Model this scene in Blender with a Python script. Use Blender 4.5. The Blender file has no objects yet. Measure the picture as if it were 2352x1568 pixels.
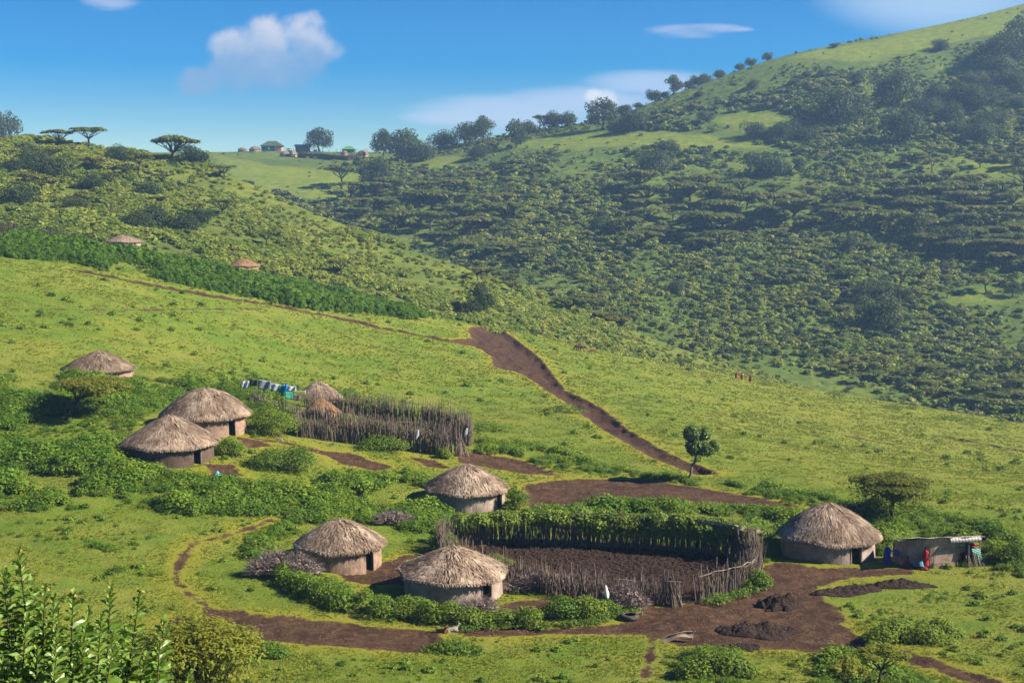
import bpy, math, random
import numpy as np
from mathutils import Vector, Matrix
R = math.radians
rng = np.random.default_rng(7)
random.seed(7)
scene = bpy.context.scene
COL = scene.collection

# ------------------------------------------------------------------ camera model
F, CX, CY, ZC = 3231.0, 1176.0, 784.0, 28.5
PIT = R(5.9); CS, SN = math.cos(PIT), math.sin(PIT)
def ray(u, v):
    a = (np.asarray(u, float) - CX) / F; b = -(np.asarray(v, float) - CY) / F
    dy = CS + b * SN
    return a / dy, (b * CS - SN) / dy
def P(u, v, D):
    sx, sz = ray(u, v); return (sx * D, D, ZC + sz * D)

# ------------------------------------------------------------------ noise
def vnoise(x, y, seed=0):
    xi = np.floor(x).astype(np.int64); yi = np.floor(y).astype(np.int64)
    fx = x - xi; fy = y - yi; fx = fx * fx * (3 - 2 * fx); fy = fy * fy * (3 - 2 * fy)
    def h(i, j):
        n = (i * 374761393 + j * 668265263 + seed * 1442695041) & 0xffffffff
        n = ((n ^ (n >> 13)) * 1274126177) & 0xffffffff
        return ((n ^ (n >> 16)) & 0xffff) / 65535.0
    return (h(xi, yi) * (1 - fx) + h(xi + 1, yi) * fx) * (1 - fy) + (h(xi, yi + 1) * (1 - fx) + h(xi + 1, yi + 1) * fx) * fy
def fbm(x, y, sc, o=4, seed=0):
    s = 0; a = 0.5; x = np.asarray(x, float) / sc; y = np.asarray(y, float) / sc
    for k in range(o):
        s = s + a * (vnoise(x, y, seed + k * 17) * 2 - 1); a *= 0.5; x = x * 2.03 + 11.7; y = y * 2.03 + 5.1
    return s

# ------------------------------------------------------------------ terrain
class TPS:
    def __init__(s, pts, lam=0.02, sc=100.0):
        p = np.array(pts, float); s.c = p[:, :2] / sc; s.sc = sc; n = len(p)
        K = s.k(np.hypot(s.c[:, None, 0] - s.c[None, :, 0], s.c[:, None, 1] - s.c[None, :, 1])) + np.eye(n) * lam
        Q = np.hstack([np.ones((n, 1)), s.c]); A = np.zeros((n + 3, n + 3))
        A[:n, :n] = K; A[:n, n:] = Q; A[n:, :n] = Q.T
        s.w = np.linalg.solve(A, np.concatenate([p[:, 2], np.zeros(3)]))
    @staticmethod
    def k(r): return r * r * np.log(r + 1e-9)
    def __call__(s, x, y):
        x = np.asarray(x, float) / s.sc; y = np.asarray(y, float) / s.sc
        z = s.w[-3] + s.w[-2] * x + s.w[-1] * y
        for i in range(len(s.c)):
            z = z + s.w[i] * s.k(np.hypot(x - s.c[i, 0], y - s.c[i, 1]))
        return z
def pz(u, v, z):            # pixel with known height
    sx, sz = ray(u, v); D = (z - ZC) / sz; return (sx * D, D, z)
NEAR = [pz(0,1568,2.2), pz(600,1568,.6), pz(1176,1568,0), pz(1700,1568,0), pz(2352,1568,0), pz(600,1480,.2), pz(0,1400,1.3), pz(0,1300,1.6), pz(0,1190,2.2),
  pz(250,1250,1.2), pz(400,1350,.5), pz(782,1317,0), pz(1042,1388,0), pz(1500,1400,0), pz(1900,1293,0), pz(2150,1300,0), pz(2352,1350,0), pz(1073,1177,0),
  pz(1300,1130,.2), pz(1630,1105,.2), pz(1300,1250,0), pz(1800,1165,0), pz(2050,1200,0), pz(2352,1190,0), pz(700,1180,.8), pz(390,1180,1.5),
  P(392,1073,128), P(474,1002,136), P(233,868,165), P(732,918,168), P(737,965,156), pz(690,1005,3.2), pz(1060,1045,1.4), pz(880,1040,2.2), pz(620,1060,2.6), pz(620,1120,1.6),
  pz(1200,1050,.6), P(1350,980,174), P(1180,860,222), P(1090,748,275), P(1330,800,288), P(1710,872,305), P(2100,932,288), P(2352,977,250), P(2600,1010,235),
  P(2352,1080,178), P(1900,1000,205), P(1600,930,225), P(0,545,250), P(-250,520,245), P(270,578,260), P(600,655,262), P(980,727,270), P(0,700,200), P(0,860,158), P(300,710,205),
  P(600,785,212), P(600,885,184), P(0,1000,139), P(0,1100,125), P(900,850,213), P(900,950,180), P(-250,900,150), P(-250,1200,118), P(2600,1200,120), P(2600,1450,90),
  (0,0,26.8), (-12,0,26.6), (14,0,26.6), (0,18,18.5), (-8,22,17), (10,22,16), (0,40,8), (-18,42,9), (18,42,7), (0,58,2.4), (-24,58,4.0), (24,58,2)]
CREST = [(-300,248),(0,252),(270,260),(600,262),(980,271),(1090,277),(1330,296),(1710,309),(2100,292),(2352,254),(2700,235)]
LEFT = [P(-250,560,330), P(0,545,335), P(0,480,385), P(0,420,430), P(0,365,480), P(0,318,530), P(-250,280,540), P(200,330,530), P(330,352,520), P(470,377,500), P(560,418,485), P(760,505,450),
  P(900,563,432), P(1080,628,420), P(1300,705,408), P(1500,770,400), P(1700,840,385), P(1850,900,370), P(270,565,325), P(600,650,325), P(980,722,330), P(1300,775,345), P(1600,855,345),
  P(500,500,410), P(300,450,430), P(800,600,378), P(250,520,350), P(2100,980,350), P(2350,1040,340)]
LSKY = [(-300,545),(0,530),(200,530),(330,520),(470,500),(560,485),(760,450),(900,432),(1080,420),(1300,408),(1500,400),(1700,385),(2400,345)]
FAR = [P(300,352,960), P(500,350,960), P(620,349,955), P(700,349,955), P(850,350,950), P(1000,344,930), P(1200,305,900), P(1400,278,880), P(1500,235,890), P(1650,183,900), P(1800,132,920), P(2000,90,950),
  P(2200,48,975), P(2352,8,1000), P(2600,-60,1040), P(760,370,885), P(900,372,860), P(500,400,820), P(800,500,690), P(1100,600,570), P(1300,500,640), P(1300,400,730), P(1300,345,800), P(1300,680,500), P(1600,760,440),
  P(1900,870,400), P(2352,970,368), P(2352,700,500), P(2352,500,620), P(2352,300,760), P(1900,600,560), P(1900,400,700), P(1900,250,820), P(1600,320,800), P(1600,500,650), P(1600,650,520), P(1000,400,800), P(2100,780,470), P(2600,900,380), P(2600,500,610)]
FSKY = [(-300,965),(500,962),(700,958),(850,952),(1000,932),(1200,902),(1400,884),(1500,892),(1650,905),(1800,925),(2000,955),(2200,978),(2352,1003),(2700,1050)]
FBOT = [(-300,560),(500,560),(1100,470),(1600,390),(1900,360),(2352,330),(2700,330)]
tn, tl, tf = TPS(NEAR), TPS(LEFT), TPS(FAR)
def tab(t):
    return [((u - CX) / F) for u, d in t], [d for u, d in t]
tc, tls, tfs, tfb = tab(CREST), tab(LSKY), tab(FSKY), tab(FBOT)
def drop(d, k, w): d = np.maximum(d, 0); return k * d * d / (d + w)
def height(x, y):
    a = x / np.maximum(y, 0.5)
    a = np.clip(a, -.55, .55)
    dc = np.interp(a, *tc); d = y - dc; f = np.minimum(1, dc / y)
    zn = tn(x * f, y * f) - drop(d, .42, 10)
    mz = (fbm(x, y, 14, 3, 3) * .45 + fbm(x, y, 2.2, 3, 5) * .16) * np.clip((y - 60) / 30, 0, 1)
    zn = zn + mz
    ds = np.interp(a, *tls); f = np.minimum(1, ds / y)
    zl = tl(x * f, y * f) - drop(y - ds, .4, 25) - drop(312 - y, .5, 12) + fbm(x, y, 40, 4, 9) * 2.2
    ds = np.interp(a, *tfs); f = np.minimum(1, ds / y); db = np.interp(a, *tfb)
    g = np.abs(fbm(x + 60 * fbm(x, y, 160, 2, 2), y * .35, 70, 3, 21))
    zf = tf(x * f, y * f) - drop(y - ds, .4, 40) - drop(db - y, .4, 20) + fbm(x, y, 90, 4, 31) * 3.0 * np.clip((ds - y) / 120, 0, 1) - g * 3.0 * np.clip((ds - y) / 150, 0, 1)
    z = np.maximum(np.maximum(zn, zl), zf)
    which = np.argmax(np.stack([zn, zl, zf]), axis=0)
    return np.maximum(z, -70), which
NA = 860
ag = np.linspace(-.5, .5, NA)
dg = np.concatenate([np.geomspace(1.0, 58, 50, endpoint=False), np.geomspace(58, 345, 520, endpoint=False), np.geomspace(345, 1080, 330, endpoint=False), np.geomspace(1080, 1600, 24)])
ND = len(dg)
AA, DD = np.meshgrid(ag, dg)
XX = AA * DD; YY = DD
ZZ, WW = height(XX, YY)
def bil(G, x, y):
    x = np.asarray(x, float); y = np.maximum(np.asarray(y, float), 1.0)
    i = np.clip((x / y - ag[0]) / (ag[1] - ag[0]), 0, NA - 1.001); j = np.clip(np.interp(y, dg, np.arange(ND)), 0, ND - 1.001)
    i0 = i.astype(int); j0 = j.astype(int); fi = i - i0; fj = j - j0
    return (G[j0, i0] * (1 - fi) + G[j0, i0 + 1] * fi) * (1 - fj) + (G[j0 + 1, i0] * (1 - fi) + G[j0 + 1, i0 + 1] * fi) * fj
def H(x, y): return bil(ZZ, x, y)
Ds = np.concatenate([np.geomspace(40, 345, 1300), np.geomspace(346, 1090, 900)])
def hit(u, v, dmin=40.0):
    sx, sz = ray(u, v)
    d = Ds[Ds >= dmin]
    rz = ZC + sz * d; hz = H(sx * d, d)
    k = np.nonzero(hz >= rz)[0]
    if len(k) == 0: k0 = len(d) - 1; D = np.interp((u - CX) / F, *tfs); return (sx * D, D, float(H(sx * D, D)))
    k0 = k[0]
    if k0 == 0: D = d[0]
    else:
        e0 = rz[k0 - 1] - hz[k0 - 1]; e1 = hz[k0] - rz[k0]; D = d[k0 - 1] + (d[k0] - d[k0 - 1]) * e0 / (e0 + e1 + 1e-9)
    return (float(sx * D), float(D), float(H(sx * D, D)))
def dens(poly, closed=True, step=25):
    out = []; n = len(poly)
    for i in range(n if closed else n - 1):
        a, b = poly[i], poly[(i + 1) % n]; m = max(1, int(math.hypot(b[0] - a[0], b[1] - a[1]) / step))
        for k in range(m): out.append((a[0] + (b[0] - a[0]) * k / m, a[1] + (b[1] - a[1]) * k / m))
    if not closed: out.append(poly[-1])
    return out
def wpoly(poly, closed=True, step=25):
    return np.array([hit(u, v)[:2] for u, v in dens(poly, closed, step)])
def sdist(w, x, y, closed=True):
    """signed distance (inside > 0) to a world polygon; unsigned for an open line"""
    n = len(w); best = np.full(x.shape, 1e9); ins = np.zeros(x.shape, bool)
    for i in range(n if closed else n - 1):
        a = w[i]; b = w[(i + 1) % n]; dx, dy = b - a; L = dx * dx + dy * dy + 1e-12
        t = np.clip(((x - a[0]) * dx + (y - a[1]) * dy) / L, 0, 1)
        best = np.minimum(best, (x - a[0] - t * dx) ** 2 + (y - a[1] - t * dy) ** 2)
        if closed:
            c = (a[1] > y) != (b[1] > y)
            with np.errstate(divide='ignore', invalid='ignore'):
                ins ^= c & (x < dx * (y - a[1]) / (dy if dy != 0 else 1e-12) + a[0])
    d = np.sqrt(best)
    return np.where(ins, d, -d) if closed else d
def sd_fast(w, x, y, closed=True, pad=8, extra=None):
    out = np.full(x.shape, -pad if closed else pad, float)
    lo = w.min(0) - pad; hi = w.max(0) + pad
    m = (x > lo[0]) & (x < hi[0]) & (y > lo[1]) & (y < hi[1])
    if m.any(): out[m] = sdist(w, x[m], y[m], closed)
    return out

DIRT = [
 [(1075,750),(1140,750),(1165,765),(1200,790),(1245,825),(1262,850),(1300,895),(1380,935),(1450,990),(1540,1042),(1655,1088),(1600,1090),(1500,1053),(1430,1012),(1370,977),(1310,930),(1250,893),(1200,858),(1135,842),(1125,815),(1090,795),(1030,780),(1080,775)],
 [(1210,1110),(1330,1100),(1460,1100),(1600,1118),(1760,1146),(1850,1166),(1700,1166),(1500,1165),(1350,1165),(1230,1178),(1200,1150)],
 [(1050,1042),(1120,1040),(1200,1058),(1290,1092),(1200,1087),(1060,1062)],
 [(735,1035),(800,1040),(905,1072),(860,1082),(780,1062)], [(940,1048),(1000,1055),(1035,1075),(980,1072)], [(730,1115),(790,1108),(780,1132),(735,1132)],
 [(545,1003),(600,1008),(625,1025),(570,1030)], [(465,1064),(540,1068),(555,1092),(490,1092)],
 [(775,1316),(880,1290),(935,1285),(930,1342),(830,1342),(785,1330)],
 [(1045,1255),(1150,1245),(1300,1250),(1500,1258),(1660,1275),(1725,1320),(1620,1385),(1400,1385),(1200,1350),(1080,1300)],
 [(1480,1392),(1600,1386),(1710,1360),(1765,1345),(1740,1300),(1800,1293),(1900,1302),(2030,1306),(2100,1300),(2090,1318),(1960,1325),(1880,1345),(1858,1375),(1905,1420),(1990,1468),(2100,1500),(2200,1530),(2300,1562),(2330,1590),(2250,1570),(2100,1525),(1980,1494),(1850,1496),(1700,1484),(1560,1480),(1500,1457),(1300,1455),(1100,1462),(1000,1445),(1300,1440),(1430,1430),(1470,1408)],
 [(470,1395),(560,1405),(700,1420),(870,1440),(1000,1448),(1015,1470),(980,1500),(800,1487),(620,1472),(500,1462),(480,1432),(385,1432),(395,1418),(460,1415)],
 [(1150,1385),(1270,1372),(1250,1400),(1160,1405)],
]
LINES = [([(160,617),(250,634),(360,655),(480,678),(600,695),(760,725),(880,752),(1000,775),(1080,790)], 1.2),
 ([(0,709),(300,712),(600,708)], .22), ([(2130,995),(2230,1012),(2352,1035),(2500,1060)], 1.1), ([(1950,1002),(2050,1020)], .6),
 ([(1250,770),(1340,787)], .8), ([(1430,925),(1480,932)], .5),
 ([(622,1192),(600,1203),(540,1225),(460,1242),(428,1262),(405,1310),(408,1338),(450,1378),(500,1405)], .2),
 ([(-60,1424),(60,1421),(140,1428)], .35), ([(2290,1243),(2352,1250),(2450,1262)], .35), ([(575,1005),(680,1022),(760,1045)], .3), ([(880,1295),(960,1275),(1000,1262)], .35),
 ([(1480,1560),(1495,1500),(1500,1460)], .15), ([(1810,1330),(1870,1310)], .5), ([(1750,1340),(1830,1350),(1900,1420)], 1.2)]
W_DIRT = [wpoly(p) for p in DIRT]; W_LINES = [(wpoly(p, False, 12), w) for p, w in LINES]
def dirt_sd(x, y):
    s = np.full(x.shape, -8.0)
    for w in W_DIRT: s = np.maximum(s, sd_fast(w, x, y))
    for w, r in W_LINES: s = np.maximum(s, r - sd_fast(w, x, y, False))
    return s
def worn_sd(x, y):
    s = np.full(x.shape, -8.0)
    for w in W_DIRT: s = np.maximum(s, sd_fast(w, x, y))
    for w, r in W_LINES[6:11]: s = np.maximum(s, r - sd_fast(w, x, y, False))
    return s
near_m = (YY > 60) & (YY < 330)
SW = np.full(XX.shape, -8.0); SW[near_m] = worn_sd(XX[near_m], YY[near_m])
SD = np.full(XX.shape, -8.0); SD[near_m] = dirt_sd(XX[near_m], YY[near_m])
# worn ground lies a little lower than the turf; the long road is a shallow gully
ZZ = ZZ - np.clip(SD, 0, 1.2) * .12
wr = W_DIRT[0]
mm = (YY > 120) & (YY < 300); g = np.zeros(XX.shape); g[mm] = np.clip(sd_fast(wr, XX[mm], YY[mm]), 0, 1.6); ZZ = ZZ - g * (.16 + .25 * np.clip((YY - 215) / 25, 0, 1)) - (g > .4) * np.abs(fbm(XX, YY * .35, 3.0, 3, 44)) * .7
ridge = W_LINES[0][0]; g = np.full(XX.shape, 8.); g[mm] = sd_fast(ridge, XX[mm], YY[mm], False); ZZ = ZZ - np.clip(1 - g / 1.3, 0, 1) * 1.0
g[mm] = sd_fast(W_LINES[2][0], XX[mm], YY[mm], False); ZZ = ZZ - np.clip(1 - g / 1.3, 0, 1) * 1.0

# ------------------------------------------------------------------ node helpers
class NT:
    def __init__(s, tree): s.t = tree; s.n = tree.nodes; s.l = tree.links
    def new(s, typ, **k):
        n = s.n.new(typ)
        for a, b in k.items():
            if a == 'ins':
                for i, v in b.items(): s.set(n.inputs[i], v)
            else: setattr(n, a, b)
        return n
    def set(s, sock, v):
        if isinstance(v, bpy.types.NodeSocket): s.l.new(v, sock)
        elif isinstance(v, bpy.types.Node): s.l.new(v.outputs[0], sock)
        else:
            if sock.type == 'RGBA' and not isinstance(v, (int, float)) and len(v) == 3: v = (*v, 1)
            sock.default_value = v
    def m(s, op, a, b=0.0, c=None):
        i = {0: a, 1: b}
        if c is not None: i[2] = c
        return s.new('ShaderNodeMath', operation=op, ins=i).outputs[0]
    def mix(s, f, a, b, bt='MIX'):
        n = s.new('ShaderNodeMix', data_type='RGBA', blend_type=bt)
        s.set(n.inputs[0], f); s.set(n.inputs[6], a); s.set(n.inputs[7], b); return n.outputs[2]
    def noise(s, vec, scale, det=3, rough=.6, dist=0.0):
        n = s.new('ShaderNodeTexNoise'); s.set(n.inputs['Scale'], scale); s.set(n.inputs['Detail'], det); s.set(n.inputs['Roughness'], rough); s.set(n.inputs['Distortion'], dist)
        if vec is not None: s.l.new(vec, n.inputs['Vector'])
        return n.outputs[0]
    def ramp(s, f, lo, hi, a=0.0, b=1.0):
        n = s.new('ShaderNodeMapRange', interpolation_type='SMOOTHSTEP'); s.set(n.inputs[0], f); s.set(n.inputs[1], lo); s.set(n.inputs[2], hi); s.set(n.inputs[3], a); s.set(n.inputs[4], b); return n.outputs[0]
    def attr(s, name): return s.new('ShaderNodeAttribute', attribute_name=name).outputs['Fac']
def material(name):
    m = bpy.data.materials.new(name); m.use_nodes = True; m.node_tree.nodes.clear()
    t = NT(m.node_tree); t.out = t.new('ShaderNodeOutputMaterial'); return m, t
def finish(t, col, rough=.85, bump=None, bstr=.5, bdist=.05, spec=.25, trans=0.0, tcol=None, metal=0.0):
    p = t.new('ShaderNodeBsdfPrincipled'); t.set(p.inputs['Base Color'], col); t.set(p.inputs['Roughness'], rough); p.inputs['Metallic'].default_value = metal
    p.inputs['Specular IOR Level'].default_value = spec
    if bump is not None:
        b = t.new('ShaderNodeBump'); b.inputs['Strength'].default_value = bstr; b.inputs['Distance'].default_value = bdist
        t.l.new(bump, b.inputs['Height']); t.l.new(b.outputs[0], p.inputs['Normal'])
    sh = p.outputs[0]
    if trans > 0:
        q = t.new('ShaderNodeBsdfTranslucent'); t.set(q.inputs[0], tcol if tcol is not None else col)
        mx = t.new('ShaderNodeMixShader'); mx.inputs[0].default_value = trans; t.l.new(sh, mx.inputs[1]); t.l.new(q.outputs[0], mx.inputs[2]); sh = mx.outputs[0]
    t.l.new(sh, t.out.inputs[0])
def leafmat(name, c1, c2, c3, trans=.3, rough=.6, wscale=.12, spec=.25):
    """three greens: c1 (darkest kind) to c2 by leaf tint, c3 by the plant and the place"""
    m, t = material(name)
    pos = t.new('ShaderNodeNewGeometry').outputs['Position']
    oi = t.new('ShaderNodeObjectInfo').outputs['Random']
    f = t.attr('tint')
    c = t.mix(f, c1, c2)
    k = t.m('ADD', t.m('MULTIPLY', oi, .55), t.m('MULTIPLY', t.noise(pos, wscale, 2), .75))
    c = t.mix(t.ramp(k, .42, .95), c, c3)
    finish(t, c, rough, spec=spec, trans=trans, tcol=t.mix(.55, c, (.30, .36, .03)))
    return m
def plain(name, c1, c2, scale=6., rough=.85, stretch=None, bstr=.4, bdist=.03, det=5, spec=.25, metal=0.0, tint=0.0):
    m, t = material(name)
    v = t.new('ShaderNodeTexCoord').outputs['Object']
    if stretch: v = t.new('ShaderNodeMapping', ins={0: v, 3: stretch}).outputs[0]
    n = t.noise(v, scale, det, .65)
    c = t.mix(t.ramp(n, .3, .7), c1, c2)
    if tint: c = t.mix(t.m('MULTIPLY', t.attr('tint'), tint), c, tuple(min(1, x * 2.2 + .02) for x in c2))
    finish(t, c, rough, n, bstr, bdist, spec=spec, metal=metal); return m

# ------------------------------------------------------------------ mesh helpers
class MB:
    def __init__(s): s.v = []; s.q = []; s.tr = []; s.ti = []; s.n = 0
    def add(s, v, q=None, tr=None, tint=None):
        v = np.asarray(v, float).reshape(-1, 3)
        if q is not None and len(q): s.q.append(np.asarray(q, int).reshape(-1, 4) + s.n)
        if tr is not None and len(tr): s.tr.append(np.asarray(tr, int).reshape(-1, 3) + s.n)
        s.v.append(v); t = np.full(len(v), .5 if tint is None else tint) if np.isscalar(tint) or tint is None else np.asarray(tint)
        s.ti.append(t); s.n += len(v); return s
    def box(s, c, size, rz=0, tint=None):
        x, y, z = [k / 2 for k in size]
        v = np.array([(-x,-y,-z),(x,-y,-z),(x,y,-z),(-x,y,-z),(-x,-y,z),(x,-y,z),(x,y,z),(-x,y,z)]); ca, sa = math.cos(rz), math.sin(rz)
        v = np.stack([v[:, 0] * ca - v[:, 1] * sa, v[:, 0] * sa + v[:, 1] * ca, v[:, 2]], 1) + np.array(c)
        return s.add(v, [(0,3,2,1),(4,5,6,7),(0,1,5,4),(1,2,6,5),(2,3,7,6),(3,0,4,7)], tint=tint)
    def tube(s, pts, rad, n=6, cap=True, tint=None):
        pts = np.asarray(pts, float); m = len(pts); rad = np.full(m, rad) if np.isscalar(rad) else np.asarray(rad, float)
        tg = np.gradient(pts, axis=0); tg /= np.linalg.norm(tg, axis=1)[:, None] + 1e-9
        up = np.array([0, 0, 1.]) if abs(tg[0][2]) < .9 else np.array([1., 0, 0])
        vs = []
        an = np.linspace(0, 2 * np.pi, n, endpoint=False)
        for i in range(m):
            a = np.cross(tg[i], up); a /= np.linalg.norm(a) + 1e-9; b = np.cross(tg[i], a)
            vs.append(pts[i] + rad[i] * (np.cos(an)[:, None] * a + np.sin(an)[:, None] * b))
        v = np.concatenate(vs); q = []
        for i in range(m - 1):
            for k in range(n): q.append((i * n + k, i * n + (k + 1) % n, (i + 1) * n + (k + 1) % n, (i + 1) * n + k))
        tr = []
        if cap:
            v = np.vstack([v, pts[0], pts[-1]]); e = m * n
            for k in range(n): tr.append((e, (k + 1) % n, k)); tr.append((e + 1, (m - 1) * n + k, (m - 1) * n + (k + 1) % n))
        return s.add(v, q, tr, tint)
    def lathe(s, prof, n=24, c=(0, 0, 0), jit=0.0, tint=None):
        an = np.linspace(0, 2 * np.pi, n, endpoint=False); v = []
        for r, z in prof:
            rr = r * (1 + jit * rng.normal(size=n)) if r > .01 else np.full(n, r)
            v.append(np.stack([c[0] + rr * np.cos(an), c[1] + rr * np.sin(an), np.full(n, c[2] + z)], 1))
        q = [(i * n + k, i * n + (k + 1) % n, (i + 1) * n + (k + 1) % n, (i + 1) * n + k) for i in range(len(prof) - 1) for k in range(n)]
        return s.add(np.concatenate(v), q, tint=tint)
    def build(s, name, m=None, parent=None, smooth=False, loc=None):
        me = bpy.data.meshes.new(name); v = np.concatenate(s.v).astype(np.float32)
        q = np.concatenate(s.q) if s.q else np.zeros((0, 4), int); tr = np.concatenate(s.tr) if s.tr else np.zeros((0, 3), int)
        me.vertices.add(len(v)); me.vertices.foreach_set('co', v.ravel())
        loops = np.concatenate([q.ravel(), tr.ravel()]).astype(np.int32); me.loops.add(len(loops)); me.loops.foreach_set('vertex_index', loops)
        st = np.concatenate([np.arange(len(q)) * 4, len(q) * 4 + np.arange(len(tr)) * 3]).astype(np.int32)
        me.polygons.add(len(st)); me.polygons.foreach_set('loop_start', st)
        me.polygons.foreach_set('use_smooth', np.full(len(st), smooth))
        a = me.attributes.new('tint', 'FLOAT', 'POINT'); a.data.foreach_set('value', np.concatenate(s.ti).astype(np.float32))
        me.update(calc_edges=True); me.validate()
        if m: me.materials.append(m)
        o = bpy.data.objects.new(name, me)
        if name[0] != '_': COL.objects.link(o)
        if parent: o.parent = parent
        if loc is not None: o.location = loc
        return o
def tag(o, label=None, cat=None, group=None, kind=None):
    if label: o['label'] = label
    if cat: o['category'] = cat
    if group: o['group'] = group
    if kind: o['kind'] = kind
    return o
def thing(name, label, cat, loc=(0, 0, 0), rz=0, group=None, sc=1):
    o = bpy.data.objects.new(name, None); COL.objects.link(o); o.location = loc; o.rotation_euler = (0, 0, rz); o.scale = (sc, sc, sc) if np.isscalar(sc) else sc
    o.empty_display_size = .3
    return tag(o, label, cat, group)
def dup(root, loc, rz=0, sc=1, label=None, group=None):
    r = root.copy(); COL.objects.link(r); r.location = loc; r.rotation_euler = (0, 0, rz); r.scale = (sc, sc, sc) if np.isscalar(sc) else sc
    if label: r['label'] = label
    if group: r['group'] = group
    for ch in root.children:
        c = ch.copy(); COL.objects.link(c); c.parent = r
        for g in ch.children:
            d = g.copy(); COL.objects.link(d); d.parent = c
    return r
def quads(mb, pos, nrm, size, asp=1.5, tint=None, fold=0.0, droop=None):
    """leaf-like diamonds at pos facing nrm"""
    n = len(pos); nrm = nrm / (np.linalg.norm(nrm, axis=1)[:, None] + 1e-9)
    r = rng.normal(size=(n, 3)) if droop is None else droop + rng.normal(size=(n, 3)) * .35
    a = np.cross(nrm, r); a /= np.linalg.norm(a, axis=1)[:, None] + 1e-9
    b = np.cross(a, nrm)
    s = np.broadcast_to(np.asarray(size, float), (n,)) * rng.uniform(.65, 1.35, n)
    L = (b * (s * asp * .5)[:, None]); Wd = a * (s * .5)[:, None]
    v = np.stack([pos - L, pos + Wd - L * .1 - nrm * (s * fold)[:, None], pos + L, pos - Wd - L * .1 - nrm * (s * fold)[:, None]], 1).reshape(-1, 3)
    q = np.arange(n * 4).reshape(-1, 4)
    if tint is None: tint = rng.random(n)
    return mb.add(v, q, tint=np.repeat(tint, 4))
def cloud(mb, blobs, n, size, fill=.35, up=.35, spread=.9, asp=1.5, low=-.5, fold=.15):
    """leaves through the volume of ellipsoid blobs (cx,cy,cz,rx,ry,rz), denser towards their skins"""
    B = np.array(blobs, float); w = (B[:, 3] * B[:, 4] * B[:, 5]) ** (2 / 3); w /= w.sum()
    k = rng.choice(len(B), n, p=w); d = rng.normal(size=(n, 3)); d /= np.linalg.norm(d, axis=1)[:, None]
    d[:, 2] = np.where(d[:, 2] < low, -d[:, 2], d[:, 2])
    r = 1 - fill * rng.random(n) ** 1.6 + rng.normal(size=n) * .05
    pos = B[k, :3] + d * B[k, 3:] * r[:, None]
    nr = d / B[k, 3:] * B[k, 3:].mean(1)[:, None]; nr = nr / np.linalg.norm(nr, axis=1)[:, None] + rng.normal(size=(n, 3)) * spread * .6; nr[:, 2] += up
    return quads(mb, pos, nr, size, asp, fold=fold)
# ------------------------------------------------------------------ ground
me = bpy.data.meshes.new('terrain')
nv = ND * NA
me.vertices.add(nv); me.vertices.foreach_set('co', np.stack([XX, YY, ZZ], -1).astype(np.float32).ravel())
jj, ii = np.meshgrid(np.arange(ND - 1), np.arange(NA - 1), indexing='ij'); b0 = (jj * NA + ii).ravel()
qd = np.stack([b0, b0 + 1, b0 + NA + 1, b0 + NA], 1).astype(np.int32)
me.loops.add(qd.size); me.loops.foreach_set('vertex_index', qd.ravel()); me.polygons.add(len(qd))
me.polygons.foreach_set('loop_start', (np.arange(len(qd)) * 4).astype(np.int32)); me.polygons.foreach_set('use_smooth', np.ones(len(qd), bool))
def vattr(name, arr):
    a = me.attributes.new(name, 'FLOAT', 'POINT'); a.data.foreach_set('value', arr.astype(np.float32).ravel())
vattr('dirt', SD); vattr('worn', SW); vattr('far', (WW == 2) * 1.0); vattr('left', (WW == 1) * 1.0)
W_CORR = wpoly([(1080,1258),(1150,1247),(1300,1250),(1500,1260),(1655,1278),(1722,1325),(1600,1383),(1400,1380),(1200,1345),(1085,1300)])
c_ = np.full(XX.shape, -8.); c_[near_m] = sd_fast(W_CORR, XX[near_m], YY[near_m]); vattr('corral', c_)
# bright sweeps of short grass among the bushes of the far hill
FG = [[(470,352),(700,385),(850,392),(860,430),(760,470),(600,440),(500,385)], [(880,372),(1100,350),(1320,300),(1400,300),(1700,310),(1800,345),(1500,340),(1180,345),(1000,392)],
      [(1760,140),(2000,95),(2352,5),(2352,70),(2250,90),(2100,120),(1950,150),(1850,135)], [(2150,350),(2352,375),(2352,410),(2230,400)], [(2290,640),(2352,700),(2150,720),(2100,690)], [(1560,270),(1800,250),(1860,300),(1700,300)]]
fg = np.full(XX.shape, -30.); fm = (YY > 360) & (YY < 1100)
for p in FG: fg[fm] = np.maximum(fg[fm], sd_fast(wpoly(p), XX[fm], YY[fm], pad=30))
vattr('open', fg)
me.update(calc_edges=True)
gm, t = material('ground')
pos = t.new('ShaderNodeNewGeometry').outputs['Position']
fl = t.new('ShaderNodeMapping', ins={0: pos, 3: (1, 1, .4)}).outputs[0]
n1 = t.noise(fl, .07, 4); n2 = t.noise(fl, .5, 5, .7); n3 = t.noise(fl, 3.5, 5, .75); n4 = t.noise(fl, .22, 4, .6)
grass = t.mix(t.ramp(n2, .3, .7), (.105, .162, .016), (.162, .208, .022))
grass = t.mix(t.ramp(n1, .42, .60), grass, (.190, .205, .030)); grass = t.mix(t.ramp(t.noise(fl, .16, 5, .7), .50, .66, 0, .6), grass, (.070, .160, .014)); grass = t.mix(t.ramp(t.noise(fl, 1.3, 5, .8), .56, .66, 0, .5), grass, (.215, .185, .045))
grass = t.mix(t.ramp(n3, .42, .64, .0, .35), grass, (.085, .130, .014))
grass = t.mix(t.ramp(n4, .54, .70, 0, .6), grass, (.075, .150, .014))
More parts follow.
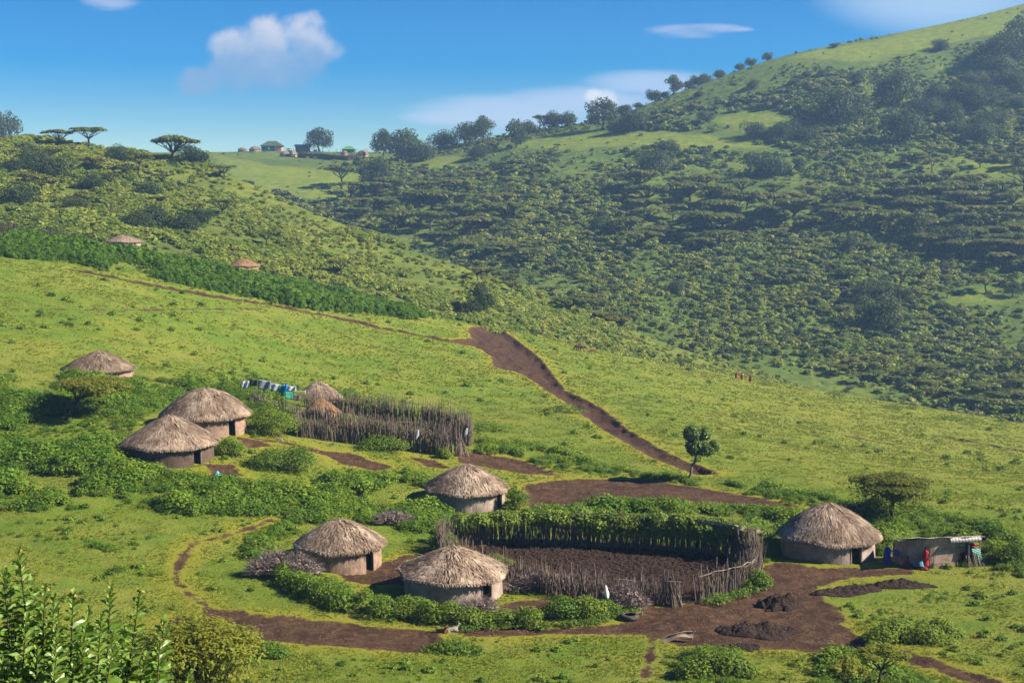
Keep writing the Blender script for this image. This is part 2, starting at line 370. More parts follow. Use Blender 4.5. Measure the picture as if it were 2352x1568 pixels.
sx_ = t.new('ShaderNodeSeparateXYZ', ins={0: pos}); rt_ = t.m('MULTIPLY', t.ramp(sx_.outputs[0], 5, 60), t.ramp(sx_.outputs[1], 120, 165)); grass = t.mix(t.m('MULTIPLY', rt_, .6), grass, t.mix(n3, (.185, .205, .026), (.225, .215, .036)))
sd = t.attr('dirt')
jag = t.m('ADD', t.m('MULTIPLY', t.m('SUBTRACT', n2, .5), 2.6), t.m('MULTIPLY', t.m('SUBTRACT', n3, .5), 1.4))
ny = t.ramp(t.m('ADD', t.attr('worn'), t.m('MULTIPLY', jag, 1.6)), -2.6, -.1, 0, .7)
moss = t.mix(n3, (.21, .225, .014), (.27, .215, .026))
grass = t.mix(ny, grass, moss)
soil = t.mix(t.ramp(n3, .3, .7), (.046, .023, .012), (.090, .049, .026))
soil = t.mix(t.ramp(t.noise(pos, .9, 5, .75), .46, .62, 0, .8), soil, (.125, .070, .043)); soil = t.mix(t.ramp(t.noise(pos, .45, 4, .7, .6), .50, .60, 0, .75), soil, (.036, .018, .011)); rt = t.new('ShaderNodeMapping', ins={0: pos, 3: (1, .12, 1)}).outputs[0]; soil = t.mix(t.ramp(t.noise(rt, 1.6, 4, .7), .5, .62, 0, .4), soil, (.040, .020, .013)); soil = t.mix(t.ramp(t.noise(pos, 2.2, 4, .8), .60, .66, 0, .55), soil, (.10, .125, .014))
soil = t.mix(t.ramp(t.noise(pos, 14, 2), .66, .74, 0, .55), soil, (.24, .18, .145))
cor = t.ramp(t.m('ADD', t.attr('corral'), jag), -.3, .6)
soil = t.mix(t.m('MULTIPLY', t.ramp(sx_.outputs[1], 140, 180), .35), soil, (.045, .022, .014)); soil = t.mix(cor, soil, t.mix(t.ramp(t.noise(pos, 2.6, 6, .8), .38, .62), (.022, .012, .009), (.085, .048, .032)))
near = t.mix(t.ramp(t.m('ADD', sd, jag), -.22, .16), grass, soil)
# hills under the scrub
hn = t.noise(pos, .03, 5, .6); hn2 = t.noise(pos, .22, 5, .7)
hl = t.mix(t.ramp(hn, .35, .65), (.085, .120, .020), (.150, .175, .026)); hl = t.mix(t.ramp(hn2, .4, .65, 0, .7), hl, (.055, .090, .015))
hf = t.mix(t.ramp(hn, .38, .62), (.085, .130, .020), (.135, .170, .026)); hf = t.mix(t.ramp(hn2, .4, .62, 0, .8), hf, (.050, .085, .016))
bright = t.mix(t.ramp(hn2, .35, .65), (.10, .150, .018), (.185, .215, .022)); bright = t.mix(t.ramp(t.noise(pos, .9, 4, .8), .5, .68, 0, .6), bright, (.07, .11, .016)); bright = t.mix(t.ramp(t.noise(pos, .5, 3), .62, .7, 0, .6), bright, (.17, .10, .03))
hf = t.mix(t.ramp(t.m('ADD', t.attr('open'), t.m('MULTIPLY', t.m('SUBTRACT', hn, .5), 40)), -2, 7), hf, bright)
col = t.mix(t.attr('left'), near, hl); col = t.mix(t.attr('far'), col, hf)
hgt = t.m('ADD', t.m('MULTIPLY', n3, .35), t.m('MULTIPLY', t.noise(pos, 9, 4, .8), .2))
hgt = t.m('ADD', hgt, t.m('MULTIPLY', t.m('MULTIPLY', cor, t.noise(pos, 2.6, 6, .8)), 1.2))
finish(t, col, .9, hgt, 1.0, .55, spec=.12)
me.materials.append(gm)
gnd = bpy.data.objects.new('terrain', me); COL.objects.link(gnd); tag(gnd, kind='structure')

# ------------------------------------------------------------------ light and sky
EL, AZ = R(35), R(97)          # the sun: height, and its bearing clockwise from the view direction (+Y)
ts = Vector((math.sin(AZ) * math.cos(EL), math.cos(AZ) * math.cos(EL), math.sin(EL)))
sl = bpy.data.lights.new('sun', 'SUN'); sl.energy = 5.0; sl.angle = R(.55); sl.color = (1, .90, .74)
so = bpy.data.objects.new('sun', sl); COL.objects.link(so); so.rotation_euler = ts.to_track_quat('Z', 'Y').to_euler()
w = bpy.data.worlds.new('World'); scene.world = w; w.use_nodes = True; w.node_tree.nodes.clear(); t = NT(w.node_tree)
sky = t.new('ShaderNodeTexSky', sky_type='NISHITA', sun_disc=False, sun_elevation=EL, sun_rotation=AZ, altitude=1800, air_density=1.0, dust_density=.2, ozone_density=3.0)
hs = t.new('ShaderNodeHueSaturation', ins={1: 1.95, 2: .80, 4: sky.outputs[0]}); t.set(hs.inputs[0], .512)
d = t.new('ShaderNodeTexCoord').outputs['Generated']
sp = t.new('ShaderNodeSeparateXYZ', ins={0: d})
yy = t.m('MAXIMUM', sp.outputs[1], .02); qx = t.m('DIVIDE', sp.outputs[0], yy); qz = t.m('DIVIDE', sp.outputs[2], yy)
front = t.m('GREATER_THAN', sp.outputs[1], .05)
qv = t.new('ShaderNodeCombineXYZ', ins={0: qx, 2: qz}).outputs[0]
def blobf(bl):
    f = None
    for u, v, ru, rv in bl:
        sx, sz = ray(u, v); a = t.m('MULTIPLY', t.m('SUBTRACT', qx, float(sx)), F / ru); b = t.m('MULTIPLY', t.m('SUBTRACT', qz, float(sz)), F / rv)
        e = t.m('SUBTRACT', 1.0, t.m('ADD', t.m('MULTIPLY', a, a), t.m('MULTIPLY', b, b)))
        f = e if f is None else t.m('SMOOTH_MAX', f, e, .35)
    return f
cn = t.noise(qv, 38, 6, .55, .2); cn2 = t.noise(qv, 16, 5, .6)
cv = t.new('ShaderNodeMapping', ins={0: qv, 3: (1, 1, 6)}).outputs[0]; wn = t.noise(cv, 14, 6, .6, .3)
puff = blobf([(545,112,72,52),(618,92,66,56),(695,80,64,54),(720,120,66,54),(650,150,110,56),(560,160,95,54),(475,188,80,36)])
pm = t.ramp(t.m('ADD', puff, t.m('MULTIPLY', t.m('SUBTRACT', cn, .5), 3.0)), -.25, .95)
sd1 = float(ray(0, 45)[1]); sd2 = float(ray(0, 215)[1])
lit = t.m('ADD', t.ramp(qz, sd2, sd1, -.05, .75), t.m('MULTIPLY', t.m('SUBTRACT', cn2, .5), 1.5))
cc = t.mix(t.ramp(lit, .05, .9), (.26, .42, .66), (.78, .76, .84))
pm = t.m('MULTIPLY', pm, t.ramp(lit, -.15, .55, .66, .92))
sheet = blobf([(1180,258,260,46),(1330,235,210,42),(1500,190,170,34),(1050,268,140,24)])
wm = t.ramp(t.m('ADD', sheet, t.m('MULTIPLY', t.m('SUBTRACT', wn, .5), .8)), -.2, 1.0, 0, .62)
small = blobf([(1366,220,22,14),(1390,238,26,26)])
wisp = blobf([(1570,75,110,20),(1640,66,95,14),(1700,68,40,8),(250,5,80,22)]); sun_glow_veil = blobf([(2160,-20,300,110)]); vm = t.m('MULTIPLY', t.ramp(sun_glow_veil, -.2, 1.0, 0, .55), front)  # last blob: pale sun glow through thin cloud, painted into the sky colour
wm2 = t.ramp(t.m('ADD', wisp, t.m('MULTIPLY', t.m('SUBTRACT', wn, .5), 2.4)), .0, 1.1, 0, .62)
sm = t.ramp(t.m('ADD', small, t.m('MULTIPLY', t.m('SUBTRACT', cn, .5), 3.0)), -.7, 1.5, 0, .85)
K = .379 / .055
def kc(c): return tuple(x * K for x in c)
s_ = hs.outputs[0]
s_ = t.mix(t.m('MULTIPLY', wm, front), s_, kc((.66, .74, .95)))
s_ = t.mix(vm, s_, kc((.72, .88, .98))); s_ = t.mix(t.m('MULTIPLY', wm2, front), s_, kc((.62, .66, .86)))
s_ = t.mix(t.m('MULTIPLY', sm, front), s_, kc((.9, .9, .95)))
ccs = t.new('ShaderNodeVectorMath', operation='SCALE', ins={0: cc, 3: K}).outputs[0]
s_ = t.mix(t.m('MULTIPLY', pm, front), s_, ccs)
bg = t.new('ShaderNodeBackground', ins={0: s_, 1: .055}); wo = t.new('ShaderNodeOutputWorld'); t.l.new(bg.outputs[0], wo.inputs[0])
# ------------------------------------------------------------------ air
hz = MB(); hz.box((0, 800, 60), (1900, 1640, 282)); zt = 201
hm, t = material('haze_air'); pv = t.new('ShaderNodeVolumePrincipled'); pv.inputs['Color'].default_value = (.36, .62, 1, 1); pv.inputs['Density'].default_value = .00018; pv.inputs['Anisotropy'].default_value = .1
t.l.new(pv.outputs[0], t.out.inputs['Volume'])
hob = hz.build('haze', hm); tag(hob, kind='stuff', label='thin blue haze between the viewer and the far hills')
# ------------------------------------------------------------------ camera
cd = bpy.data.cameras.new('camera'); cd.sensor_width = 36; cd.lens = 36 * F / 2352; cd.clip_end = 6000; cd.clip_start = .1
co = bpy.data.objects.new('camera', cd); COL.objects.link(co); co.location = (0, 0, ZC); co.rotation_euler = (R(90) - PIT, 0, 0); scene.camera = co
vs = scene.view_settings; vs.view_transform = 'Standard'; vs.look = 'None'; vs.gamma = 1; vs.use_curve_mapping = False; vs.exposure = 1.4
cy = scene.cycles; cy.max_bounces = 6; cy.diffuse_bounces = 2; cy.glossy_bounces = 1; cy.transmission_bounces = 3; cy.transparent_max_bounces = 4; cy.volume_bounces = 0
cy.use_denoising = True; cy.denoiser = 'OPENIMAGEDENOISE'; cy.denoising_prefilter = 'ACCURATE'; cy.use_adaptive_sampling = True; cy.adaptive_threshold = .02
cy.caustics_reflective = False; cy.caustics_refractive = False
w.cycles.sampling_method = 'MANUAL'; w.cycles.sample_map_resolution = 256
# ------------------------------------------------------------------ plant materials
M = {}
M['weed'] = leafmat('weed_leaves', (.042, .115, .006), (.105, .200, .010), (.150, .225, .014), wscale=.10)
M['weed2'] = leafmat('tall_weed_leaves', (.030, .095, .006), (.062, .160, .008), (.095, .185, .010), wscale=.05)
M['tuft'] = leafmat('grass_blades', (.125, .185, .014), (.185, .240, .022), (.225, .235, .028), wscale=.06, rough=.7)
M['scrub'] = leafmat('scrub_leaves', (.075, .140, .018), (.155, .215, .028), (.230, .250, .045), wscale=.02)
M['scrubl'] = leafmat('near_hill_scrub_leaves', (.080, .140, .016), (.155, .210, .026), (.235, .255, .040), wscale=.03)
M['dark'] = leafmat('dark_tree_leaves', (.013, .030, .010), (.027, .050, .013), (.042, .062, .017), wscale=.02, trans=.18)
M['acacia'] = leafmat('acacia_leaves', (.060, .090, .014), (.105, .132, .020), (.150, .150, .028), wscale=.03, trans=.2)
M['acacian'] = leafmat('near_acacia_leaves', (.090, .120, .008), (.155, .185, .014), (.190, .200, .020), wscale=.6, trans=.35)
M['acaciad'] = leafmat('green_acacia_leaves', (.050, .070, .006), (.105, .125, .010), (.150, .160, .015), wscale=.6, trans=.25)
M['bush'] = leafmat('bush_leaves', (.042, .105, .007), (.105, .185, .011), (.150, .215, .016), wscale=.3)
M['creeper'] = leafmat('creeper_leaves', (.045, .105, .010), (.105, .185, .016), (.160, .225, .024), wscale=.4)
M['roundtree'] = leafmat('round_tree_leaves', (.020, .055, .008), (.050, .110, .014), (.085, .140, .022), wscale=.5, rough=.4, spec=.5)
M['glossy'] = leafmat('glossy_leaves', (.075, .165, .014), (.22, .33, .06), (.34, .42, .14), wscale=2.5, trans=.35, rough=.42, spec=.5)
M['twig'] = plain('dry_twigs', (.12, .090, .078), (.25, .19, .17), 9, .9, tint=.3)
M['bark'] = plain('bark', (.035, .027, .020), (.085, .066, .050), 5, .95, (1, 1, .25))
M['pbark'] = plain('pale_bark', (.10, .08, .06), (.22, .18, .14), 5, .95, (1, 1, .25))
M['stick'] = plain('weathered_sticks', (.042, .030, .023), (.165, .125, .098), 3.5, .9, (1, 1, .3), tint=.45)
M['dead'] = leafmat('withered_leaves', (.055, .060, .020), (.115, .100, .045), (.15, .125, .07), wscale=.3, trans=.15)
M['dstick'] = plain('dark_sticks', (.030, .022, .020), (.075, .055, .048), 3.5, .95, (1, 1, .3))
M['flower'] = plain('yellow_flowers', (.36, .30, .05), (.42, .26, .06), 30, .7)

# ------------------------------------------------------------------ scatter of countless plants (stuff)
def scatter(name, pts, protos, sc, label, rot=None, cat=None):
    n = len(pts); me = bpy.data.meshes.new(name); me.vertices.add(n); me.vertices.foreach_set('co', np.asarray(pts, np.float32).ravel())
    sc = np.asarray(sc, float); sc = np.repeat(sc[:, None], 3, 1) if sc.ndim == 1 else sc
    a = me.attributes.new('sc', 'FLOAT_VECTOR', 'POINT'); a.data.foreach_set('vector', sc.astype(np.float32).ravel())
    r = np.zeros((n, 3)); r[:, 2] = rng.uniform(0, 6.283, n) if rot is None else rot; r[:, 0] = rng.normal(size=n) * .1; r[:, 1] = rng.normal(size=n) * .1
    a = me.attributes.new('rt', 'FLOAT_VECTOR', 'POINT'); a.data.foreach_set('vector', r.astype(np.float32).ravel())
    a = me.attributes.new('ix', 'INT', 'POINT'); a.data.foreach_set('value', rng.integers(0, len(protos), n).astype(np.int32))
    me.update(); o = bpy.data.objects.new(name, me); COL.objects.link(o)
    c = bpy.data.collections.new(name + '_kinds')
    for i, p in enumerate(protos): p.name = '%02d_' % i + name; c.objects.link(p)
    g = bpy.data.node_groups.new(name, 'GeometryNodeTree'); g.interface.new_socket('Geometry', in_out='INPUT', socket_type='NodeSocketGeometry'); g.interface.new_socket('Geometry', in_out='OUTPUT', socket_type='NodeSocketGeometry')
    N = g.nodes; L = g.links; gi = N.new('NodeGroupInput'); go = N.new('NodeGroupOutput')
    iop = N.new('GeometryNodeInstanceOnPoints'); ci = N.new('GeometryNodeCollectionInfo'); ci.inputs['Collection'].default_value = c; ci.inputs['Separate Children'].default_value = True; ci.inputs['Reset Children'].default_value = True
    iop.inputs['Pick Instance'].default_value = True
    def na(nm, ty):
        k = N.new('GeometryNodeInputNamedAttribute'); k.data_type = ty; k.inputs['Name'].default_value = nm; return k.outputs['Attribute']
    e = N.new('FunctionNodeEulerToRotation')
    L.new(gi.outputs[0], iop.inputs['Points']); L.new(ci.outputs[0], iop.inputs['Instance']); L.new(na('ix', 'INT'), iop.inputs['Instance Index'])
    L.new(na('rt', 'FLOAT_VECTOR'), e.inputs[0]); L.new(e.outputs[0], iop.inputs['Rotation']); L.new(na('sc', 'FLOAT_VECTOR'), iop.inputs['Scale']); L.new(iop.outputs[0], go.inputs[0])
    md = o.modifiers.new('plants', 'NODES'); md.node_group = g
    return tag(o, label=label, kind='stuff')
def proto(mat, blobs, n, size, **k):
    mb = MB(); cloud(mb, blobs, n, size, **k); return mb.build('_p', mat)
def tuftp(mat, n, r, h, wd):
    mb = MB(); a = rng.uniform(0, 6.283, n); rr = r * np.sqrt(rng.random(n)); ln = rng.uniform(.3, 1, n)
    b = np.stack([rr * np.cos(a), rr * np.sin(a), np.zeros(n) - .02], 1); tip = b + np.stack([np.cos(a) * ln * h * .6, np.sin(a) * ln * h * .6, h * rng.uniform(.6, 1.1, n)], 1)
    s = np.stack([-np.sin(a), np.cos(a), np.zeros(n)], 1) * wd
    v = np.stack([b - s, b + s, tip + s * .3, tip - s * .3], 1).reshape(-1, 3); mb.add(v, np.arange(n * 4).reshape(-1, 4), tint=np.repeat(rng.random(n), 4)); return mb.build('_p', mat)

def sample(poly, density, sheet=None, jag=1.2, avoid=0.0, pad=0):
    w_ = wpoly(poly); lo = w_.min(0) - 1; hi = w_.max(0) + 1; n = int((hi[0] - lo[0]) * (hi[1] - lo[1]) * density)
    x = rng.uniform(lo[0], hi[0], n); y = rng.uniform(lo[1], hi[1], n)
    s = sdist(w_, x, y) + fbm(x, y, 3.0, 3, 77) * jag + pad
    m = s > 0
    x, y, s = x[m], y[m], s[m]
    if avoid is not None:
        d = bil(SD, x, y); m = d < -avoid; x, y, s = x[m], y[m], s[m]
    return x, y, s
HUTS = []    # (x, y, r) kept clear of weeds, filled below before scattering
def clear(x, y, pad=.3):
    m = np.ones(x.shape, bool)
    for hx, hy, hr in HUTS: m &= (x - hx) ** 2 + (y - hy) ** 2 > (hr + pad) ** 2
    return m

# ------------------------------------------------------------------ thatched huts
def thatch_mat(name, base, pale, wt=1.0):
    m, t = material(name)
    oc = t.new('ShaderNodeTexCoord').outputs['Object']; n = t.noise(oc, 1.6, 5, .7); n2 = t.noise(oc, 9, 4, .8)
    c = t.mix(t.attr('tint'), base, pale); orr = t.new('ShaderNodeObjectInfo').outputs['Random']; c = t.mix(t.m('MULTIPLY', orr, .22), c, tuple(x * .62 for x in base)); c = t.mix(t.ramp(n, .40, .70, 0, .55), c, tuple(x * .42 for x in base)); c = t.mix(t.ramp(n2, .5, .75, 0, .35), c, tuple(min(1, x * 1.3) for x in pale))
    finish(t, c, .85, n2, .6, .05, spec=.15); return m
M['thatch'] = thatch_mat('grey_thatch', (.150, .100, .066), (.56, .43, .315))
M['thatchb'] = thatch_mat('brown_thatch', (.125, .082, .056), (.46, .345, .25))
M['thatchn'] = thatch_mat('fresh_thatch', (.21, .115, .055), (.48, .30, .16))
def wall_mat(name, a, b):
    m, t = material(name); oc = t.new('ShaderNodeTexCoord').outputs['Object']
    st = t.new('ShaderNodeMapping', ins={0: oc, 3: (1, 1, .18)}).outputs[0]
    n = t.noise(st, 9, 4, .7); n2 = t.noise(oc, 1.1, 5, .65)
    c = t.mix(t.ramp(n2, .35, .65), a, b); c = t.mix(t.ramp(n, .55, .72, 0, .5), c, tuple(x * .45 for x in a))
    c = t.mix(t.ramp(t.noise(oc, 2.3, 3), .62, .72, 0, .5), c, tuple(min(1, x * 1.35) for x in b))
    finish(t, c, .95, n, .8, .05, spec=.1); return m
M['mud'] = wall_mat('grey_mud_wall', (.225, .172, .140), (.35, .28, .235))
M['mudr'] = wall_mat('reddish_mud_wall', (.20, .13, .095), (.32, .22, .16))
M['mud_shade'] = wall_mat('dark_mud_wall', (.075, .052, .040), (.115, .082, .064))  # darker copy of the mud, the wall's shade put into its colour
M['void'] = plain('shade_and_hair_black', (.010, .008, .006), (.016, .012, .010), 3, 1)  # near-black for hair, and for painted shade behind doorways
M['wood'] = plain('old_wood', (.09, .065, .05), (.20, .155, .12), 6, .9, (1, 1, .2), tint=.4)
def hut(u, vb, wpx, apex, door_u, label, wallm='mud', thm='thatch', D=None, doorw=.8, dome=.10, group='thatched huts of the village', cat='hut', pos=None, pitched=False, nst=4200, crop=None):
    if D is None: x, y, z = hit(u, vb)
    else: x, y, z = P(u, vb, D)
    Rr = wpx * y / F / 2; Rr *= 1 + Rr / y; rw = Rr * .89; cyy = y + rw; sx, _ = ray(u, vb); cx = float(sx) * cyy
    gz = min(float(H(cx, cyy)), z + .25); sz = float(ray(u, apex)[1]); top = ZC + sz * cyy
    zb = float(H(cx, cyy - rw * .8)); g0 = min(gz, zb)
    tot = top - g0
    wh = min(1.75, tot * .50)
    if crop: wh = crop
    root = thing('thatched_hut', label, cat, (cx, cyy, g0), 0, group); HUTS.append((cx, cyy, rw))
    da = None
    if door_u is not None: da = -math.pi / 2 + math.asin(max(-1, min(1, (door_u - u) / (wpx / 2 * .89))))
    # wall: a ring of daubed posts, open at the door
    mb = MB(); n = 72; hw = doorw / 2 / rw if da is not None else 0
    a0 = (da + hw) if da is not None else 0; a1 = (da - hw + 2 * math.pi) if da is not None else 2 * math.pi
    an = np.linspace(a0, a1, n); lum = 1 + .012 * np.sin(an * 37) + rng.normal(size=n) * .006
    zs = [(-.5, 1.02), (0, 1.02), (wh * .35, 1.012), (wh * .7, 1.0), (wh + .06, .985)]
    V = []
    for zz, k in zs: V.append(np.stack([rw * k * lum * np.cos(an), rw * k * lum * np.sin(an), np.full(n, zz)], 1))
    V.append(np.stack([(rw - .18) * np.cos(an), (rw - .18) * np.sin(an), np.full(n, wh + .06)], 1)); V.append(np.stack([(rw - .18) * np.cos(an), (rw - .18) * np.sin(an), np.full(n, -.5)], 1))
    L = len(V); q = [(i * n + k, i * n + k + 1, (i + 1) * n + k + 1, (i + 1) * n + k) for i in range(L - 1) for k in range(n - 1)]
    if da is not None:
        for e in (0, n - 1):
            for i in range(4): q.append((i * n + e, (i + 1) * n + e, (5 if i >= 3 else 6) * n + e, 6 * n + e))
    mb.add(np.concatenate(V), q); mb.build('wall', M[wallm], root, smooth=True)
    if da is not None:
        for s in (-1, 1):
            p = da + s * (hw + .02); mb = MB(); pp = np.array([[math.cos(p) * (rw + .02), math.sin(p) * (rw + .02), zz] for zz in (-.4, wh * .5, wh + .0)]); mb.tube(pp + rng.normal(size=pp.shape) * .015, .06, 6); mb.build('door_post', M['wood'], root)
        mb = MB(); mb.tube(np.array([[math.cos(da + s * (hw + .05)) * (rw + .0), math.sin(da + s * (hw + .05)) * (rw + .0), wh - .05 + .02 * s] for s in (-1, 1)]), .06, 6); mb.build('lintel', M['wood'], root)
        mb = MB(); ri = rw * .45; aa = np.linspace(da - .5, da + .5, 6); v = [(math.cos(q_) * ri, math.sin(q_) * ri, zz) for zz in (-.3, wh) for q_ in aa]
        mb.add(v, [(k, k + 1, 7 + k, 6 + k) for k in range(5)]); mb.build('inner_partition', M['void'], root)  # near-black sheet standing in for the shade inside the doorway
    # roof: a solid thatch body, then the straw on it
    ez = wh - .12; rise = tot - ez
    def prof(s):          # s: 0 apex .. 1 eave -> radius, height
        r = s * Rr; h = 1 - s
        h = h + dome * math.sin(math.pi * h) if not pitched else h + .05 * math.sin(math.pi * h)
        return r, ez + rise * h
    mb = MB(); n = 64; S = [.0, .05, .12, .25, .4, .55, .7, .85, .95, 1.0]
    lump = 1 + .03 * np.array([math.sin(k * 3 * 2 * math.pi / n + u) + .7 * math.sin(k * 7 * 2 * math.pi / n) for k in range(n)])
    an = np.linspace(0, 2 * np.pi, n, endpoint=False); V = []
    hz_ = .05 * np.sin(3 * an + u) + .035 * np.sin(8 * an)
    for s in S:
        r, z_ = prof(s); V.append(np.stack([r * lump * np.cos(an), r * lump * np.sin(an), z_ - .04 + hz_ * s * 1.5 + rng.normal(size=n) * .02], 1))
    r, z_ = prof(1.0); V.append(np.stack([(r - .12) * lump * np.cos(an), (r - .12) * lump * np.sin(an), z_ - .2 + hz_ * 1.5], 1)); V.append(np.stack([rw * .8 * np.cos(an), rw * .8 * np.sin(an), np.full(n, ez + .05)], 1))
    L = len(V); mb.add(np.concatenate(V), [(i * n + k, i * n + (k + 1) % n, (i + 1) * n + (k + 1) % n, (i + 1) * n + k) for i in range(L - 1) for k in range(n)], tint=.25)
    N = int(nst * (.35 + .65 * (Rr / 4) ** 2))
    for layer in range(1):
        a = rng.uniform(0, 2 * np.pi, N); s = np.sqrt(rng.random(N)) * 1.0; s[:N // 6] = rng.uniform(.93, 1.0, N // 6)
        rr = s * Rr; st_ = np.clip(s, 0, 1); h = 1 - st_; hh = h + (.05 if pitched else dome) * np.sin(np.pi * h); z0 = ez + rise * hh
        ln = rng.uniform(.3, .75, N) * (Rr / 4) ** .5; s2 = s + ln / Rr; h2 = 1 - s2; hh2 = h2 + (.05 if pitched else dome) * np.sin(np.pi * np.clip(h2, 0, 1)); z1 = ez + rise * hh2
        over = np.clip(s2 - 1.0, 0, 1) * Rr; z1 = z1 - over * .5
        wig = rng.normal(size=N) * .16
        lm = np.interp(a, np.append(an, 2 * np.pi), np.append(lump, lump[0])); hzz = (.05 * np.sin(3 * a + u) + .035 * np.sin(8 * a)) * 1.5
        lift = rng.uniform(.0, .07, N) + (rng.random(N) < .06) * rng.uniform(0, .10, N)
        def surf(q_, aa_, lf):
            h_ = 1 - np.minimum(q_, 1); z_ = ez + rise * (h_ + (.05 if pitched else dome) * np.sin(np.pi * h_)) + lf + (.05 * np.sin(3 * aa_ + u) + .035 * np.sin(8 * aa_)) * 1.5 * q_
            l_ = np.interp(aa_ % (2 * np.pi), np.append(an, 2 * np.pi), np.append(lump, lump[0]))
            return np.stack([q_ * Rr * l_ * np.cos(aa_), q_ * Rr * l_ * np.sin(aa_), z_], 1)
        endd = s2 > 1; s2c = np.where(endd, 1 + .16 / Rr * rng.random(N), s2); sm_ = np.minimum((s + s2) / 2, 1.0); a2 = a + wig / (rr + .8)
        p0 = surf(s, a, .01 + lift * .4); pm_ = surf(sm_, (a + a2) / 2, .03 + lift); p1 = surf(s2c, a2, .02 + lift); p1[:, 2] -= endd * rng.uniform(.04, .30, N)
        tgt = np.stack([-np.sin(a), np.cos(a), np.zeros(N)], 1); wd = rng.uniform(.018, .05, N)[:, None]
        v = np.stack([p0 - tgt * wd, p0 + tgt * wd, pm_ + tgt * wd, pm_ - tgt * wd, p1 + tgt * wd * .4, p1 - tgt * wd * .4], 1).reshape(-1, 3)
        patch = np.clip(.42 + fbm(a * 2.2 + u, s * 5, 1.0, 3, int(u)) * 2.0, 0, 1)
        ti = np.clip(rng.random(N) ** 1.6 * .62 + (patch - .1) * .6, 0, 1)
        k6 = np.arange(N)[:, None] * 6; mb.add(v, np.vstack([k6 + np.array([0, 1, 2, 3]), k6 + np.array([3, 2, 4, 5])]), tint=np.repeat(ti, 6))
    mb.build('thatch_roof', M[thm], root)
    return root
hut(1042,1388,253,1252,1122,'pale round hut nearest the viewer, dry brush heaped against its wall', nst=5200, dome=.05)
hut(782,1318,212,1190,856,'hut of smooth brown mud with dark shaggy thatch, left of the front hut', 'mudr', nst=4600, dome=.12)
hut(1073,1178,196,1064,1148,'hut with neat grey thatch right behind the left end of the round stick corral')
hut(1900,1294,238,1154,1944,'widest hut of the village, with tangled straw on its roof beside the flat roofed shack', doorw=.85, nst=5600, dome=.13)
hut(392,1075,222,950,468,'dark walled hut in front of the bigger thatched hut on the left rise','mud_shade', 'thatchb', nst=4600, dome=.06)
hut(474,1003,208,890,545,'hut with a high domed roof and reddish plank wall just behind the dark walled hut','mudr', nst=4600, dome=.2)
hut(230,868,165,804,None,'lone thatched hut sunk in tall weeds above the leaning acacia','mudr','thatchb', nst=3400, crop=.7)
hut(732,922,110,873,None,'small steep roofed hut beside the hanging white and green sheets','mud','thatch', dome=.08, nst=1800, crop=.5)
hut(737,968,94,912,None,'small hut with fresh orange straw roof inside the upper stick fence','mudr','thatchn', pitched=True, nst=1600, crop=.7)
hut(283,572,88,539,262,'distant hut with grey wall in the dark green weeds near the crest','mud','thatch', nst=900, group='huts near the crest of the slope')
hut(560,628,74,593,None,'distant hut with only its orange brown roof showing above the weeds','mudr','thatchn', pitched=True, nst=800, group='huts near the crest of the slope')
# ---- huts far off on the ridge
FH = 'far huts on the ridge'
def farhut(u, vb, wpx, apex, label, wallm='mudr', thm='thatchb'):
    return hut(u, vb, wpx, apex, None, label, wallm, thm, nst=260, dome=.3, group=FH)
farhut(557,349,22,339,'leftmost tiny thatched hut on the far ridge')
farhut(585,349,27,336,'tiny domed hut on the far ridge touching the green house')
farhut(655,360,25,347,'tiny pinkish brown hut below the green house on the ridge','mud')
farhut(673,361,20,345,'tiny hut with pale wall at the left end of the dark ridge fence','mud','thatch')
farhut(834,360,27,345,'tiny hut with pinkish roof at the right end of the dark ridge fence','mud')
farhut(791,356,17,346,'tiny brown hut in front of the bright green roof on the ridge')

